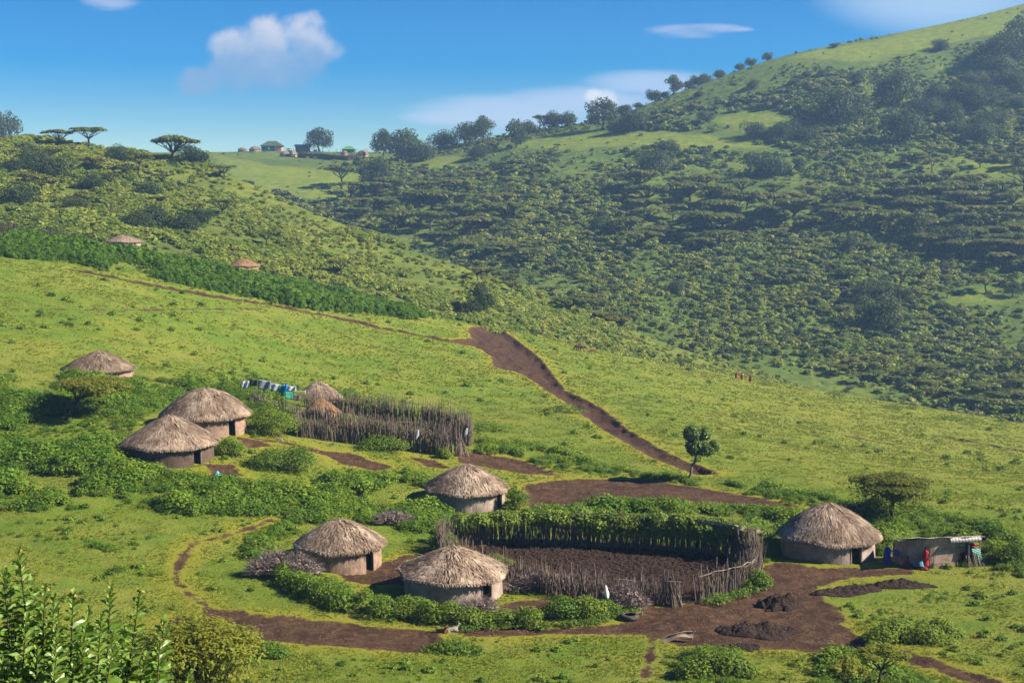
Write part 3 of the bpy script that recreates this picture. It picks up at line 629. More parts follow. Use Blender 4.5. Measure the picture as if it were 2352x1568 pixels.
# ---- solid little far houses
M['greenwall'] = plain('green_painted_wall', (.02, .10, .08), (.03, .14, .11), 2, .8)
M['greenroof'] = plain('green_iron_roof', (.045, .075, .045), (.07, .10, .06), 2, .6)
M['greenroof2'] = plain('bright_green_iron_roof', (.06, .20, .08), (.09, .25, .10), 2, .6)
M['greyiron'] = plain('grey_corrugated_iron', (.20, .18, .17), (.34, .32, .31), 3, .55, (14, 1, 1), bstr=.6, metal=.2)
M['darkwood'] = plain('dark_boards', (.10, .075, .07), (.17, .14, .13), 4, .9, (6, 6, .3))
M['pink'] = plain('pink_plaster', (.34, .20, .16), (.42, .27, .21), 3, .9)
M['pane'] = plain('window_blue', (.25, .38, .6), (.3, .45, .7), 2, .3)
def house(u, vb, wpx, vt, dep, wm, rm, label, hip=True, name='house', eave=.35, win=True, porch=False, wfrac=.52):
    x, y, z = hit(u, vb); W = wpx * y / F; D_ = dep; top = ZC + float(ray(u, vt)[1]) * (y + dep / 2); tot = top - z; wh = tot * wfrac
    root = thing(name, label, 'house', (x, y + dep / 2, z)); hw = W / 2 * .86
    if porch: MB().box((-.16 * W, 0, wh / 2 - .5), (W * .54, dep, wh + 1)).build('wall', M[wm], root); MB().box((W * .28, .3, wh / 2 - .5), (W * .30, dep - 1.2, wh + 1)).build('porch_wall', M['pink'], root)
    else: MB().box((0, 0, wh / 2 - .5), (hw * 2, dep, wh + 1)).build('wall', M[wm], root)
    mb = MB(); a = W / 2; b = dep / 2 + eave; r = a * .35 if hip else a
    v = [(-a,-b,wh),(a,-b,wh),(a,b,wh),(-a,b,wh),(-r,0,tot),(r,0,tot),(-a,-b,wh-.15),(a,-b,wh-.15),(a,b,wh-.15),(-a,b,wh-.15)]
    mb.add(v, [(0,1,5,4),(2,3,4,5),(6,7,1,0),(7,8,2,1),(8,9,3,2),(9,6,0,3),(9,8,7,6)], [(1,2,5),(3,0,4)]); mb.build('roof', M[rm], root)
    if win:
        wx = -.10 * W if porch else 0
        f = MB().box((wx, -dep / 2 - .02, wh * .55), (W * .10, .08, wh * .5)).build('window', M['pink'] if not porch else M['greyiron'], root); MB().box((wx, -dep / 2 - .06, wh * .55), (W * .075, .06, wh * .42)).build('pane', M['pane'], f)
    if porch:
        for k in (.18, .30, .42): MB().tube([(W * k, -dep / 2 - .1, -.5), (W * k, -dep / 2 - .1, wh)], .16, 6).build('porch_post', M['pink'], root)
    return root
house(623,346,53,324,10,'greenwall','greenroof','green walled house with hipped roof and porch on the far ridge', porch=True)
house(694,345,36,332,7,'darkwood','greyiron','long dark board shed with pale iron roof on the far ridge', hip=False, name='shed', win=False, wfrac=.7)
house(800,351,32,336,8,'greenwall','greenroof2','small house with bright green roof behind the dark ridge fence', win=False)

# ------------------------------------------------------------------ stick fences
def fence(name, label, cat, line, hgt, gap=.11, layers=2, postn=40, rad=.028, group=None, closed=False, jit=.28, rails=(), lean=.09, clump=0.0, world=None, mat='stick', gapf=lambda q: 1.0):
    w_ = world if world is not None else wpoly(line, False, 10)
    seg = np.hypot(*(np.diff(w_, axis=0).T)); cum = np.concatenate([[0], np.cumsum(seg)]); Lt = cum[-1]
    c0 = w_[len(w_) // 2]; root = thing(name, label, cat, (c0[0], c0[1], float(H(c0[0], c0[1]))), 0, group); o = np.array([c0[0], c0[1], float(H(c0[0], c0[1]))])
    def at(s): return np.array([np.interp(s, cum, w_[:, 0]), np.interp(s, cum, w_[:, 1])])
    hf = hgt if callable(hgt) else (lambda q: hgt)
    mb = MB()
    for l in range(layers):
        s = rng.uniform(0, gap)
        while s < Lt:
            p = at(s) + rng.normal(size=2) * .09 + (l - layers / 2) * .10; z = float(H(p[0], p[1])); h = hf(s / Lt) * (1 - jit * rng.random() ** .8) * (1 + (rng.random() < .10) * rng.uniform(.05, .35))
            ln = rng.normal(size=2) * lean * h; bend = rng.normal(size=2) * .06
            pts = [(p[0], p[1], z - .2), (p[0] + ln[0] * .5 + bend[0], p[1] + ln[1] * .5 + bend[1], z + h * .5), (p[0] + ln[0], p[1] + ln[1], z + h)]
            r = rad * rng.uniform(.6, 1.35)
            mb.tube(np.array(pts) - o, [r, r * .85, r * .45], 4, False, tint=rng.random() ** 2 * (.4 + .6 * (fbm(p[0], p[1], 3, 2, 8) > -.1)))
            s += gap * gapf(s / Lt) * rng.uniform(.5, 1.5) * (3.5 if fbm(p[0], p[1], 1.6, 2, 12 + l) > .22 else 1)
    mb.build('stick_wall', M[mat], root)
    for k in range(postn):
        s = (k + .5 + rng.uniform(-.3, .3)) / postn * Lt; p = at(s); z = float(H(p[0], p[1])); h = hf(s / Lt) * rng.uniform(.95, 1.25); ln = rng.normal(size=2) * .07 * h
        m2 = MB(); m2.tube(np.array([(p[0], p[1], z - .3), (p[0] + ln[0] * .6, p[1] + ln[1] * .6, z + h * .55), (p[0] + ln[0], p[1] + ln[1], z + h)]) - o, [rad * 2, rad * 1.7, rad], 6, tint=rng.random()); m2.build('post', M[mat], root)
    for (s0, s1, hh, r) in rails:
        ss = np.linspace(s0, s1, 9); pts = []
        for q in ss:
            p = at(q * Lt); pts.append((p[0], p[1] - .16, float(H(p[0], p[1])) + hh * hf(q) + rng.normal() * .05))
        m2 = MB(); m2.tube(np.array(pts) - o, np.linspace(r, r * .6, len(pts)), 6, tint=.95); m2.build('rail', M['stick'], root)
    return root, at, Lt
# the round corral: clockwise from left of the gate, round the back, to the right of the gate
CORR = [(1565,1388),(1500,1386),(1420,1384),(1340,1376),(1260,1362),(1180,1345),(1110,1325),(1050,1300),(1018,1278),(1012,1262),(1040,1252),(1110,1248),(1200,1246),(1300,1250),(1400,1254),(1500,1258),(1600,1264),(1680,1272),(1725,1290),(1743,1315),(1735,1340),(1700,1356),(1650,1368),(1605,1378)]
fence('stick_corral', 'big round corral of upright grey sticks in the middle of the village', 'corral', CORR, lambda q: 2.35 + .5 * math.exp(-((q - .73) / .16) ** 4), gap=.07, layers=4, postn=60, jit=.42, gapf=lambda q: 2.0 if q < .36 or q > .9 else 1.0, rails=[(.0, .10, .72, .04), (.90, 1.0, .78, .045), (.86, .93, .70, .03)], group=None)
UPB = [(700,934),(760,942),(830,955),(900,968),(970,980),(1030,992),(1070,1006),(1080,1024)]
UPF = [(682,985),(690,1003),(760,1012),(840,1022),(900,1030),(960,1038),(1010,1044),(1062,1048)]
fence('stick_fence', 'back row of the upper stick fence, running behind the orange straw roof', 'fence', UPB, lambda q: 1.9 + 1.2 * min(1, max(0, q - .1) * 4), gap=.065, layers=4, postn=30, jit=.5, group='upper stick fence', rails=[(.68, .95, .6, .035)])
fence('stick_fence', 'front row of the upper stick fence with bushes growing at its foot', 'fence', UPF, lambda q: 2.1 + 1.0 * min(1, max(0, q - .1) * 3), gap=.065, layers=5, postn=34, jit=.5, group='upper stick fence', rails=[(.05, .4, .62, .03), (.82, .98, .6, .04)])
fence('stick_fence', 'middle row of sticks dividing the upper enclosure lengthways', 'fence', [(720,965),(800,985),(880,998),(960,1005),(1040,1010),(1075,1016)], 2.3, gap=.075, layers=3, postn=20, jit=.5, group='upper stick fence', rails=[(.1, .9, .7, .035)])
fence('stick_fence', 'weedy stick fence under the hanging coloured sheets', 'fence', [(575,930),(640,950),(700,962)], 1.7, gap=.12, layers=2, postn=10, group='upper stick fence')
fence('ridge_fence', 'dark stick fence enclosing the far ridge settlement', 'fence', [(685,361),(700,363),(730,364),(770,368),(800,369),(830,366),(838,362)], 3.6, gap=.22, layers=4, postn=14, rad=.12, mat='dstick')
fence('ridge_fence', 'thin row of sticks along the skyline behind the far shed', 'fence', [(650,348),(720,348),(800,349),(850,350)], 2.2, gap=.9, layers=1, postn=4, rad=.09, mat='dstick')
fence('brush_fence', 'dark reddish brush fence on the crest at the left edge', 'fence', [(-60,548),(30,549),(100,552),(178,561)], 3.0, gap=.2, layers=3, postn=14, rad=.05, lean=.2, mat='dstick')
# pole bundles at the two gates
def bundle(u, v, h, n, label, spread, topdx, name='pole_bundle'):
    x, y, z = hit(u, v); mb = MB()
    for k in range(n):
        b = (rng.uniform(-spread, spread), rng.normal() * .15); tt = (topdx + rng.normal() * .08, .35 + rng.normal() * .06)
        mb.tube(np.array([(b[0], b[1], -.05), ((b[0] + tt[0]) / 2 + rng.normal() * .02, (b[1] + tt[1]) / 2, h * .5), (tt[0], tt[1], h * rng.uniform(.93, 1.08))]), [.035, .03, .02], 5, tint=rng.uniform(.5, 1))
    o = mb.build(name, M['stick'], None, loc=(x, y, z)); return tag(o, label, 'poles', 'pole bundles leaning by the gates')
bundle(1556,1391,2.05,22,'fan of pale poles leaning at the left side of the corral gate',.42,-.55)
bundle(1072,1047,2.2,16,'fan of poles leaning at the right end of the upper stick fence',.35,-.75)
# ------------------------------------------------------------------ trees
def limb(mb, p0, p1, r0, r1, sag=.0, n=5, wob=.06):
    p0 = np.array(p0, float); p1 = np.array(p1, float); L = np.linalg.norm(p1 - p0); tt = np.linspace(0, 1, n)[:, None]
    pts = p0 + (p1 - p0) * tt; pts[1:-1] += rng.normal(size=(n - 2, 3)) * wob * L / 2; pts[:, 2] += sag * L * np.sin(np.pi * tt[:, 0]); mb.tube(pts, np.linspace(r0, r1, n), 6); return pts
def acacia(mat, w, h, n, leaf, lean=(0, 0), trunk_h=.36, discs=11, name='acacia_tree', bark='bark', thick=.32, flat=True, droop=0.0):
    """umbrella tree about w wide and h tall standing at the origin"""
    root = bpy.data.objects.new(name, None); COL.objects.link(root)
    tb = MB(); fork = np.array([lean[0] * .45, lean[1] * .45, h * trunk_h]); r0 = w * .032
    limb(tb, (0, 0, -.4), fork, r0, r0 * .7, n=5, wob=.10)
    B = []
    for k in range(discs):
        a = k * 2.4 + rng.uniform(-.4, .4); rr = w / 2 * math.sqrt((k + .6) / discs) * .74
        c = np.array([rr * math.cos(a) + lean[0], rr * math.sin(a) + lean[1], h * (1 - .06 - .17 * (rr / (w / 2)) ** 2 * rng.uniform(.5, 1.5) - rng.uniform(0, .10))])
        rx = w * rng.uniform(.13, .21); B.append((c[0], c[1], c[2], rx, rx * rng.uniform(.8, 1.1), thick * h * .17 * rng.uniform(.8, 1.3)))
        mid = fork + (c - fork) * .5 + np.array([0, 0, -.03 * h]); limb(tb, fork, mid, r0 * .42, r0 * .25, n=3); 
        for q in range(3):
            e = c + rng.normal(size=3) * np.array([rx * .5, rx * .5, .02]); limb(tb, mid, e, r0 * .2, r0 * .05, n=3)
    tb.build('trunk', M[bark], root)
    mb = MB(); cloud(mb, B, n, leaf, fill=.9, up=1.1, spread=.8, asp=1.8, low=-.35)
    if droop:
        nn = int(n * .35); k = rng.integers(0, len(B), nn); b = np.array(B)[k]; a = rng.uniform(0, 6.28, nn)
        p = b[:, :3] + np.stack([np.cos(a) * b[:, 3] * rng.random(nn), np.sin(a) * b[:, 4] * rng.random(nn), -rng.random(nn) ** 1.6 * droop], 1); quads(mb, p, rng.normal(size=(nn, 3)), leaf, 1.8)
    mb.build('crown', M[mat], root); root['w'] = w; return root
def broad(mat, w, h, n, leaf, blobs=9, trunk_h=.25, name='broadleaf_tree', bark='bark', lo=.18, gap=1.0):
    root = bpy.data.objects.new(name, None); COL.objects.link(root); tb = MB(); r0 = w * .035; fork = np.array([rng.normal() * .05 * w, 0, h * trunk_h]); limb(tb, (0, 0, -.5), fork, r0, r0 * .75, n=4)
    B = []
    for k in range(blobs):
        a = k * 2.4 + rng.uniform(-.5, .5); rr = w * .34 * math.sqrt((k + .3) / blobs) * rng.uniform(.7, 1.15); zz = h * (max(lo, 0) + (1 - max(lo, 0)) * (.14 + .62 * rng.random() * (1 - .35 * rr / (w * .3))))
        r = w * rng.uniform(.19, .30) * gap; c = (rr * math.cos(a), rr * math.sin(a), min(zz, h - r * .75)); B.append((*c, r, r, r * .78)); limb(tb, fork, c, r0 * .4, r0 * .12, n=4)
    tb.build('trunk', M[bark], root); mb = MB(); cloud(mb, B, n, leaf, fill=.55, up=.3, spread=.9, low=-.9); mb.build('crown', M[mat], root); root['w'] = w; return root
PA = [acacia('acacia', 12, 5.8, 1900, .42, thick=.55), acacia('acacia', 12, 6.4, 1700, .42, discs=9, trunk_h=.42, thick=.5), acacia('acacia', 12, 5.0, 2000, .42, discs=16, lean=(1.2, 0), thick=.7), acacia('acacia', 12, 7.2, 1400, .42, discs=8, trunk_h=.45, lean=(-1, .5), thick=.5)]
PB = [broad('dark', 10, 9, 2900, .33, blobs=12, lo=.02, trunk_h=.15), broad('dark', 10, 8, 2900, .33, blobs=14, lo=-.1, trunk_h=.1), broad('dark', 10, 10.5, 2500, .33, blobs=11, lo=.10, trunk_h=.22, gap=.8), broad('dark', 10, 6.4, 2500, .33, blobs=12, lo=-.15, trunk_h=.1)]
USED = set()
def tree(kind, u, v, wpx, label, group=None, rz=None, hs=1.0, cat='tree', dz=0, D=None):
    src = (PA if kind[0] == 'a' else PB)[int(kind[1])]
    p = hit(u, v) if D is None else P(u, v, D); s = wpx * (1.0 if kind[0] == 'a' else 1.22) * p[1] / F / src['w']; loc = (p[0], p[1], p[2] - .1 + dz); rz = random.uniform(0, 6.28) if rz is None else rz
    if src.name not in USED:
        USED.add(src.name); src.location = loc; src.rotation_euler = (0, 0, rz); src.scale = (s, s, s * hs); r = src
    else: r = dup(src, loc, rz, (s, s, s * hs))
    if 'w' in r and r is not src: del r['w']
    tag(r, label, cat); 
    if group: r['group'] = group
    elif 'group' in r: del r['group']
    return r
SK = 'trees along the skyline'
for k, u, v, wpx, hs, lab in [
 ('b2',8,305,78,1.45,'tall dark tree cut off by the left edge on the near hilltop'), ('a0',134,338,84,1.0,'flat topped acacia on the left skyline, left of a matching pair'), ('a1',204,340,92,1.0,'flat topped acacia on the left skyline, right of a matching pair'),
 ('a2',392,372,125,1.15,'wide layered acacia on the left skyline before the ridge huts'), ('b1',450,378,66,1.0,'round dark tree against the right side of the wide layered acacia'), ('a0',515,408,64,.95,'small acacia leaning out of the end of the left hill below the skyline'),
 ('b2',733,341,60,.98,'lone tree with two tiered crown standing on the far ridge settlement'), ('b2',880,362,52,1.35,'slim tree on the left of the dark clump right of the settlement'), ('b0',925,366,78,1.1,'biggest tree of the dark clump right of the settlement'), ('b1',968,370,70,1.05,'low round tree on the right of the dark clump right of the settlement'),
 ('b3',1018,333,62,1.0,'low bushy tree on the skyline between two dark clumps'), ('b0',1070,332,58,1.1,'tall dark tree on the skyline, left of a leaning twin'), ('b2',1108,330,62,1.1,'tall wide crowned tree on the skyline leaning right'), ('b2',1186,340,52,1.35,'ragged candle shaped tree just below the ridge line'), ('b3',1212,307,46,1.0,'low dome of leaves on the skyline'),
 ('a1',1240,296,42,1.5,'small open crowned tree on the skyline beside a dense dark clump'), ('b3',1270,292,52,1.1,'left half of the dense dark clump on the skyline'), ('b3',1304,282,44,1.1,'right half of the dense dark clump on the skyline'), ('b2',1384,296,66,1.15,'tall tree with spreading top where the ridge starts to climb'), ('b0',1458,300,60,.95,'dark tree a little below and right of the tall spreading one'),
 ('b1',1415,306,44,.9,'bushy tree in the shade between two taller ridge trees'),
 ('b1',1097,364,50,.9,'round dark tree on the grass under the ridge line'), ('b2',1548,216,44,1.05,'dark tree standing out where the skyline steepens'), ('b0',1620,282,40,.85,'lone tree casting a shadow on the smooth green slope'), ('b0',1763,140,24,1.05,'small round tree on the upper skyline'), ('b1',1916,110,17,1.0,'tiny round bush like tree high on the skyline'),
 ('b1',2161,116,38,1.05,'lone tree on the bright grass near the top of the big hill'), ('b1',2302,150,105,1.0,'large dark tree near the top right corner, left of a twin'), ('b0',2352,130,100,1.1,'large dark tree cut by the right edge near the top'), ('b0',1930,284,120,.85,'broadest dark tree on the upper hillside'), ('b0',2052,240,104,.95,'dark tree up slope from the broadest one'),
 ('b0',2078,330,100,1.0,'dark tree casting a long shadow onto bright grass'), ('b1',1742,318,62,.9,'left tree of a row of three hanging crowned trees'), ('b1',1792,320,66,.9,'middle tree of a row of three hanging crowned trees'), ('b1',1846,326,60,.9,'right tree of a row of three hanging crowned trees'), ('b1',1530,352,48,.95,'bright round tree on the edge of the pale grass strip'),
 ('b0',1500,402,80,.9,'tall dark tree below the bright round one'), ('b1',1762,405,95,.85,'wide dark tree above the left end of the acacia belt'), ('b2',1838,400,30,1.3,'narrow dark tree beside the wide one above the acacia belt'), ('b2',862,438,70,1.1,'dark tree under the far settlement, right of the open meadow'),
 ('b3',1385,534,66,.95,'grey green domed tree among the hillside acacias'), ('b2',2108,560,68,1.25,'tall dark tree with pale stem below the right acacia belt'), ('b0',2182,585,95,.9,'large blue green tree below the right acacia belt'), ('b0',2020,758,105,1.0,'large open tree low on the far hill, lower right'), ('b2',1995,700,80,.8,'tree partly behind the large open one, lower right'),
 ('a1',2263,672,74,1.0,'lone acacia on open grass near the right edge'), ('b2',2325,680,40,.9,'small forked tree right of the lone acacia near the right edge'), ('b2',1106,722,60,1.35,'dark round tree standing just behind the crest, by the top of the dirt track'), ('b3',1082,722,58,.9,'lower dark tree left of the round one behind the crest'),
 ('b1',2290,175,80,1.0,'dark tree below the twins near the top right corner'), ('b1',2240,250,70,.8,'dark tree on the shaded upper right hillside'), ('b1',2120,262,70,.8,'dark tree right of a taller one on the upper hillside'), ('b0',2330,215,60,1.1,'dark tree at the right edge below the top clump'),
 ('a0',612,562,58,1.15,'thin stemmed acacia in the middle of the left hill'), ('a1',782,640,80,1.1,'bare limbed acacia low on the left hill, above the weed band'), ('a3',738,560,34,1.3,'narrow acacia on the left hill right of the middle'), ('a1',1298,628,62,1.0,'small flat crown with one thick pale stem in the valley bushes'),
 ('a1',1640,548,112,1.0,'wide umbrella acacia at the right end of a shaded group'), ('a0',1800,655,76,1.15,'left acacia of a close pair in the lower middle of the far hill'), ('a1',1826,662,60,1.1,'right acacia of a close pair in the lower middle of the far hill'), ('a1',1950,650,66,1.1,'thin acacia right of the close pair on the far hill'),
 ('b2',1952,590,38,1.5,'creeper hung pale column of a tree on the far hill'), ('b0',2020,690,72,.8,'dusky tree left of centre in the lower right scrub'),
 ('a1',1370,705,60,1.0,'open acacia on the low slope above the grazing cattle'), ('a3',1740,760,46,1.2,'thin lone acacia low on the far hill, above the walking people'), ('b1',1565,840,26,1.0,'small dark bush tree just above the cattle slope')]:
    tree(k, u, v, wpx, lab, SK if ('skyline' in lab and False) else None, hs=hs)
def band(poly, n, kinds, w0, w1, label, group, mind=.5, hs=1.0):
    xs = [p[0] for p in poly]; ys = [p[1] for p in poly]; got = []; tries = 0
    pa = np.array(poly, float)
    while len(got) < n and tries < n * 60:
        tries += 1; u = random.uniform(min(xs), max(xs)); v = random.uniform(min(ys), max(ys))
        if sdist(pa, np.array([u]), np.array([v]))[0] < 0: continue
        wp = random.uniform(w0, w1)
        if any(abs(u - a) < mind * wp and abs(v - b) < mind * .28 * wp for a, b in got): continue
        got.append((u, v)); tree(random.choice(kinds), u, v, wp, label, group, hs=hs * random.uniform(.85, 1.15))
A4 = ['a0', 'a1', 'a2', 'a2']
band([(770,430),(900,440),(1010,455),(1130,480),(1180,520),(1080,560),(930,555),(820,520),(770,480)], 24, A4, 70, 125, 'flat dark acacia in the shaded belt left of the hillside middle', 'acacias in the shaded belt left of the hillside middle')
band([(1440,440),(1560,430),(1700,455),(1720,520),(1640,590),(1520,600),(1440,560)], 22, A4, 75, 130, 'flat topped acacia in the shaded group at the centre of the far hill', 'acacias in the central hillside group')
band([(1700,445),(1860,450),(2050,455),(2352,440),(2352,640),(2200,600),(2050,560),(1900,530),(1720,530)], 62, A4, 70, 125, 'flat topped acacia in the long belt across the right of the far hill', 'acacias in the long right hand belt')
band([(2080,360),(2352,380),(2352,440),(2100,430)], 8, A4, 50, 80, 'small acacia above the long belt near the right edge', 'small acacias above the belt')
band([(1850,850),(2100,830),(2352,850),(2352,955),(2250,945),(2100,905),(1900,875)], 30, ['a0','a1','a3'], 42, 70, 'small acacia in the valley just behind the grassy crest on the right', 'acacias in the valley behind the crest')
band([(1080,620),(1200,655),(1420,730),(1440,760),(1300,720),(1080,650)], 14, A4, 50, 85, 'low yellow green acacia along the foot of the left hill', 'acacias along the foot of the left hill')
band([(1000,560),(1180,570),(1240,620),(1150,625),(1020,600)], 8, A4, 55, 80, 'acacia in the valley bushes behind the left hill', 'acacias in the valley behind the left hill')
band([(60,360),(300,370),(480,470),(560,540),(400,560),(200,500),(0,480),(0,400)], 34, ['a0','a2','a3','b3','b1'], 45, 85, 'bushy tree in the thick growth on the left hill', 'bushy trees of the left hill')
band([(1500,250),(1700,170),(1900,160),(2100,180),(2000,220),(1700,240)], 12, ['b1','b3'], 22, 40, 'small dark tree on the smooth upper slope', 'small trees of the upper slope')
band([(1340,262),(1450,225),(1530,200),(1660,150),(1740,140),(1700,160),(1560,215),(1460,245),(1360,275)], 16, ['b1','b3'], 22, 36, 'small dark tree in the row climbing along the skyline', 'small trees climbing along the skyline')
band([(2150,180),(2352,190),(2352,340),(2200,330),(2150,260)], 16, ['b1','b0','b3'], 40, 70, 'dark tree in the shaded wood at the upper right edge', 'trees of the upper right wood')
band([(1550,620),(2200,640),(2352,760),(2300,820),(1800,780),(1500,700)], 12, ['a3','b3','b1'], 24, 44, 'small tree in the open scrub low on the far hill', 'small trees of the low scrub')
for s_ in PA + PB:
    if 'w' in s_: del s_['w']

# ------------------------------------------------------------------ near trees
def place(r, u, v, label, cat='tree', D=None, dz=0):
    p = hit(u, v) if D is None else P(u, v, D); r.location = (p[0], p[1], p[2] - .1 + dz); tag(r, label, cat); return r
x_, y_, z_ = hit(2050, 1201); k = y_ / F
r = acacia('acaciad', 215 * k, 124 * k, 9500, .14, name='umbrella_acacia', trunk_h=.42, discs=12, thick=.42, droop=1.7); del r['w']; place(r, 2050, 1201, 'spreading acacia with drooping sprays above the flat roofed shack')
x_, y_, z_ = hit(146, 962); k = y_ / F
r = acacia('acaciad', 200 * k, 100 * k, 6500, .15, lean=(2.9, .4), name='leaning_acacia', trunk_h=.45, discs=12, thick=.5, droop=.9); del r['w']; place(r, 146, 962, 'low acacia leaning right on a crooked dark trunk, in the weeds at the left')
r = acacia('acacian', 5.6, 4.6, 9500, .10, name='feathery_acacia', trunk_h=.15, discs=20, thick=1.0, droop=2.6); del r['w']; r.location = (-13.2, 58, float(H(-13.2, 58)) ); tag(r, 'feathery yellow green acacia top at the bottom edge beside the glossy bush', 'tree')
p = P(460, 1440, 58); r.location = (p[0], 58, p[2] - 4.6)
for u, v, w_, D, lb in [(1545, 1468, 2.9, 66, 'right'), ]: pass
r = acacia('acacian', 3.4, 2.4, 2600, .11, name='small_acacia', trunk_h=.45, discs=8, thick=.6); del r['w']; p = P(2025, 1485, 74); r.location = (p[0] , 74, p[2] - 2.4); tag(r, 'small tiered acacia at the bottom edge below the dung heaps', 'tree')
r = acacia('acacian', 2.6, 2.2, 1800, .11, name='small_acacia', trunk_h=.45, discs=7, thick=.7); del r['w']; p = P(1945, 1520, 72); r.location = (p[0], 72, p[2] - 2.2); tag(r, 'lower small acacia at the bottom edge, left of the tiered one', 'tree')
# the round headed tree by the track
x_, y_, z_ = hit(1580, 1106); k = y_ / F
root = thing('round_headed_tree', 'slender tree with clipped looking round leafy heads beside the track', 'tree', (x_, y_, z_)); tb = MB()
f = np.array([18 * k, 0, 62 * k]); pts = limb(tb, (0, 0, -.3), f, .17, .11, n=6, wob=.03)
B = [(8*k,0,114*k,20*k,22*k,19*k),(36*k,.2,110*k,16*k,18*k,15*k),(14*k,-.2,84*k,21*k,22*k,21*k),(38*k,-.3,78*k,22*k,22*k,16*k),(58*k,0,84*k,13*k,16*k,14*k)]
for b in B: limb(tb, f, b[:3], .07, .03, n=4)
tb.build('trunk', M['pbark'], root); mb = MB(); cloud(mb, B, 3600, .20, fill=.4, up=.2, low=-.9, asp=1.7); mb.build('crown', M['roundtree'], root)
# ------------------------------------------------------------------ bushes that stand alone
def bush(u, v, wpx, hpx, label, mat='bush', n=1500, leaf=.15, name='bush', nb=6, depth=.8, D=None, cat='bush', twig=False):
    x, y, z = hit(u, v) if D is None else P(u, v, D); W = wpx * y / F; Hh = hpx * y / F; B = []
    for k in range(nb):
        fx = (k + .5) / nb - .5 + rng.normal() * .06; s = math.sqrt(max(.1, 1 - (2 * fx) ** 2)); r = W / nb * rng.uniform(.9, 1.25) + .25
        B.append((fx * W * .8, rng.normal() * .2 * depth * W / 3 + W * .12, Hh * .35 * s, r, r * depth + .1, max(.3, Hh * .62 * s * rng.uniform(.85, 1.1))))
    root = thing(name, label, cat, (x, y, z - .08)); mb = MB(); 
    if twig:
        for q in range(n):
            b = B[rng.integers(nb)]; d = rng.normal(size=3); d /= np.linalg.norm(d); d[2] = abs(d[2]); p0 = np.array(b[:3]) + d * np.array(b[3:]) * .35; p1 = np.array(b[:3]) + d * np.array(b[3:]) * rng.uniform(.8, 1.2) + rng.normal(size=3) * .12
            mb.tube([p0, (p0 + p1) / 2 + rng.normal(size=3) * .06, p1], [.012, .009, .005], 3, False, tint=rng.random())
        mb.build('twigs', M['twig'], root)
        m2 = MB(); cloud(m2, B, int(n * .5), .11, fill=.9, low=-.2); m2.build('dead_leaves', M['twig'], root)
    else:
        cloud(mb, B, n, leaf, fill=.45, up=.4, low=-.25); mb.build('leaves', M[mat], root)
        m2 = MB(); 
        for b in B:
            for q in range(3): limb(m2, (b[0] * .6, b[1], 0), (b[0] + rng.normal() * b[3] * .4, b[1] + rng.normal() * b[4] * .4, b[2] + b[5] * .5), .03, .01, n=3)
        m2.build('stems', M['bark'], root)
    return root
for a in [(642,1090,190,72,'big rounded bush between the clearing and the lower weeds'),(622,1003,105,80,'bush crowding the right side of the high domed hut'),(527,1046,60,48,'bush between the dark walled hut and the clearing'),(875,1036,120,40,'bush against the middle of the upper stick fence'),
 (1020,1052,28,28,'small pale bush at the right end of the upper stick fence'),(1185,1170,44,60,'dark bush hiding the right side of the hut behind the corral'),(1300,948,62,26,'round tuft of tall green plants beside the dirt track'),(1125,990,90,26,'dark green bush to the right of the upper stick fence'),
 (1140,1300,60,36,'green bush inside the left end of the corral by the front hut'),(1290,1418,75,56,'dark leafy bush in the hedge before the corral, left one'),(1345,1418,80,60,'dark leafy bush in the hedge before the corral, beside the white cloth'),(1395,1412,40,45,'narrow leafy bush right under the white cloth'),
 (2085,1478,225,52,'wide rounded bush on the grass below the shack'),(2160,1462,80,46,'small bush joined to the right of the wide rounded one'),(1650,1560,190,70,'large leafy clump at the bottom edge left of the acacia'),(612,1508,76,34,'round leafy bush under the bare patch, lower left'),
 (1040,1498,100,30,'low green bush beside the two resting goats'),(1738,1352,50,52,'leafy creeper bush climbing the right end of the corral'),(1018,1270,52,60,'leafy bush at the left end of the corral'),(2345,1300,120,66,'bush mass right of the shack'),(1925,909,46,14,'small bush on the grassy crest at the right, leftmost of three'),(2060,941,70,14,'small bush on the grassy crest at the right, middle of three'),(2190,966,110,12,'low bush on the grassy crest at the right, rightmost of three'),
 (745,1372,110,50,'green hedge bush in front of the brown mud hut'),(1765,886,60,12,'low bush on the crest right of the walking people'),(1120,1230,60,34,'creeper covered stump of fence above the front hut')]:
    bush(a[0], a[1], a[2], a[3], a[4], n=int(700 + a[2] * a[3] * .30), leaf=.115, nb=max(3, int(a[2] / 28)))
for a in [(650,1335,175,82,'tangle of dead grey brush at the left end of the hedge',2600),(1095,1432,170,62,'heap of grey brush against the wall of the front hut',2400),(1432,1404,100,74,'dry grey thorn brush at the gate side of the hedge',2200),(1240,1362,180,52,'dead brush piled along the corral behind the front hut',2200),(905,1210,110,40,'patch of dead grey stalks in the weeds left of the corral',1100)]:
    bush(a[0], a[1], a[2], a[3], a[4], n=a[5], name='dry_brush', cat='brush', twig=True, nb=5, depth=.5)
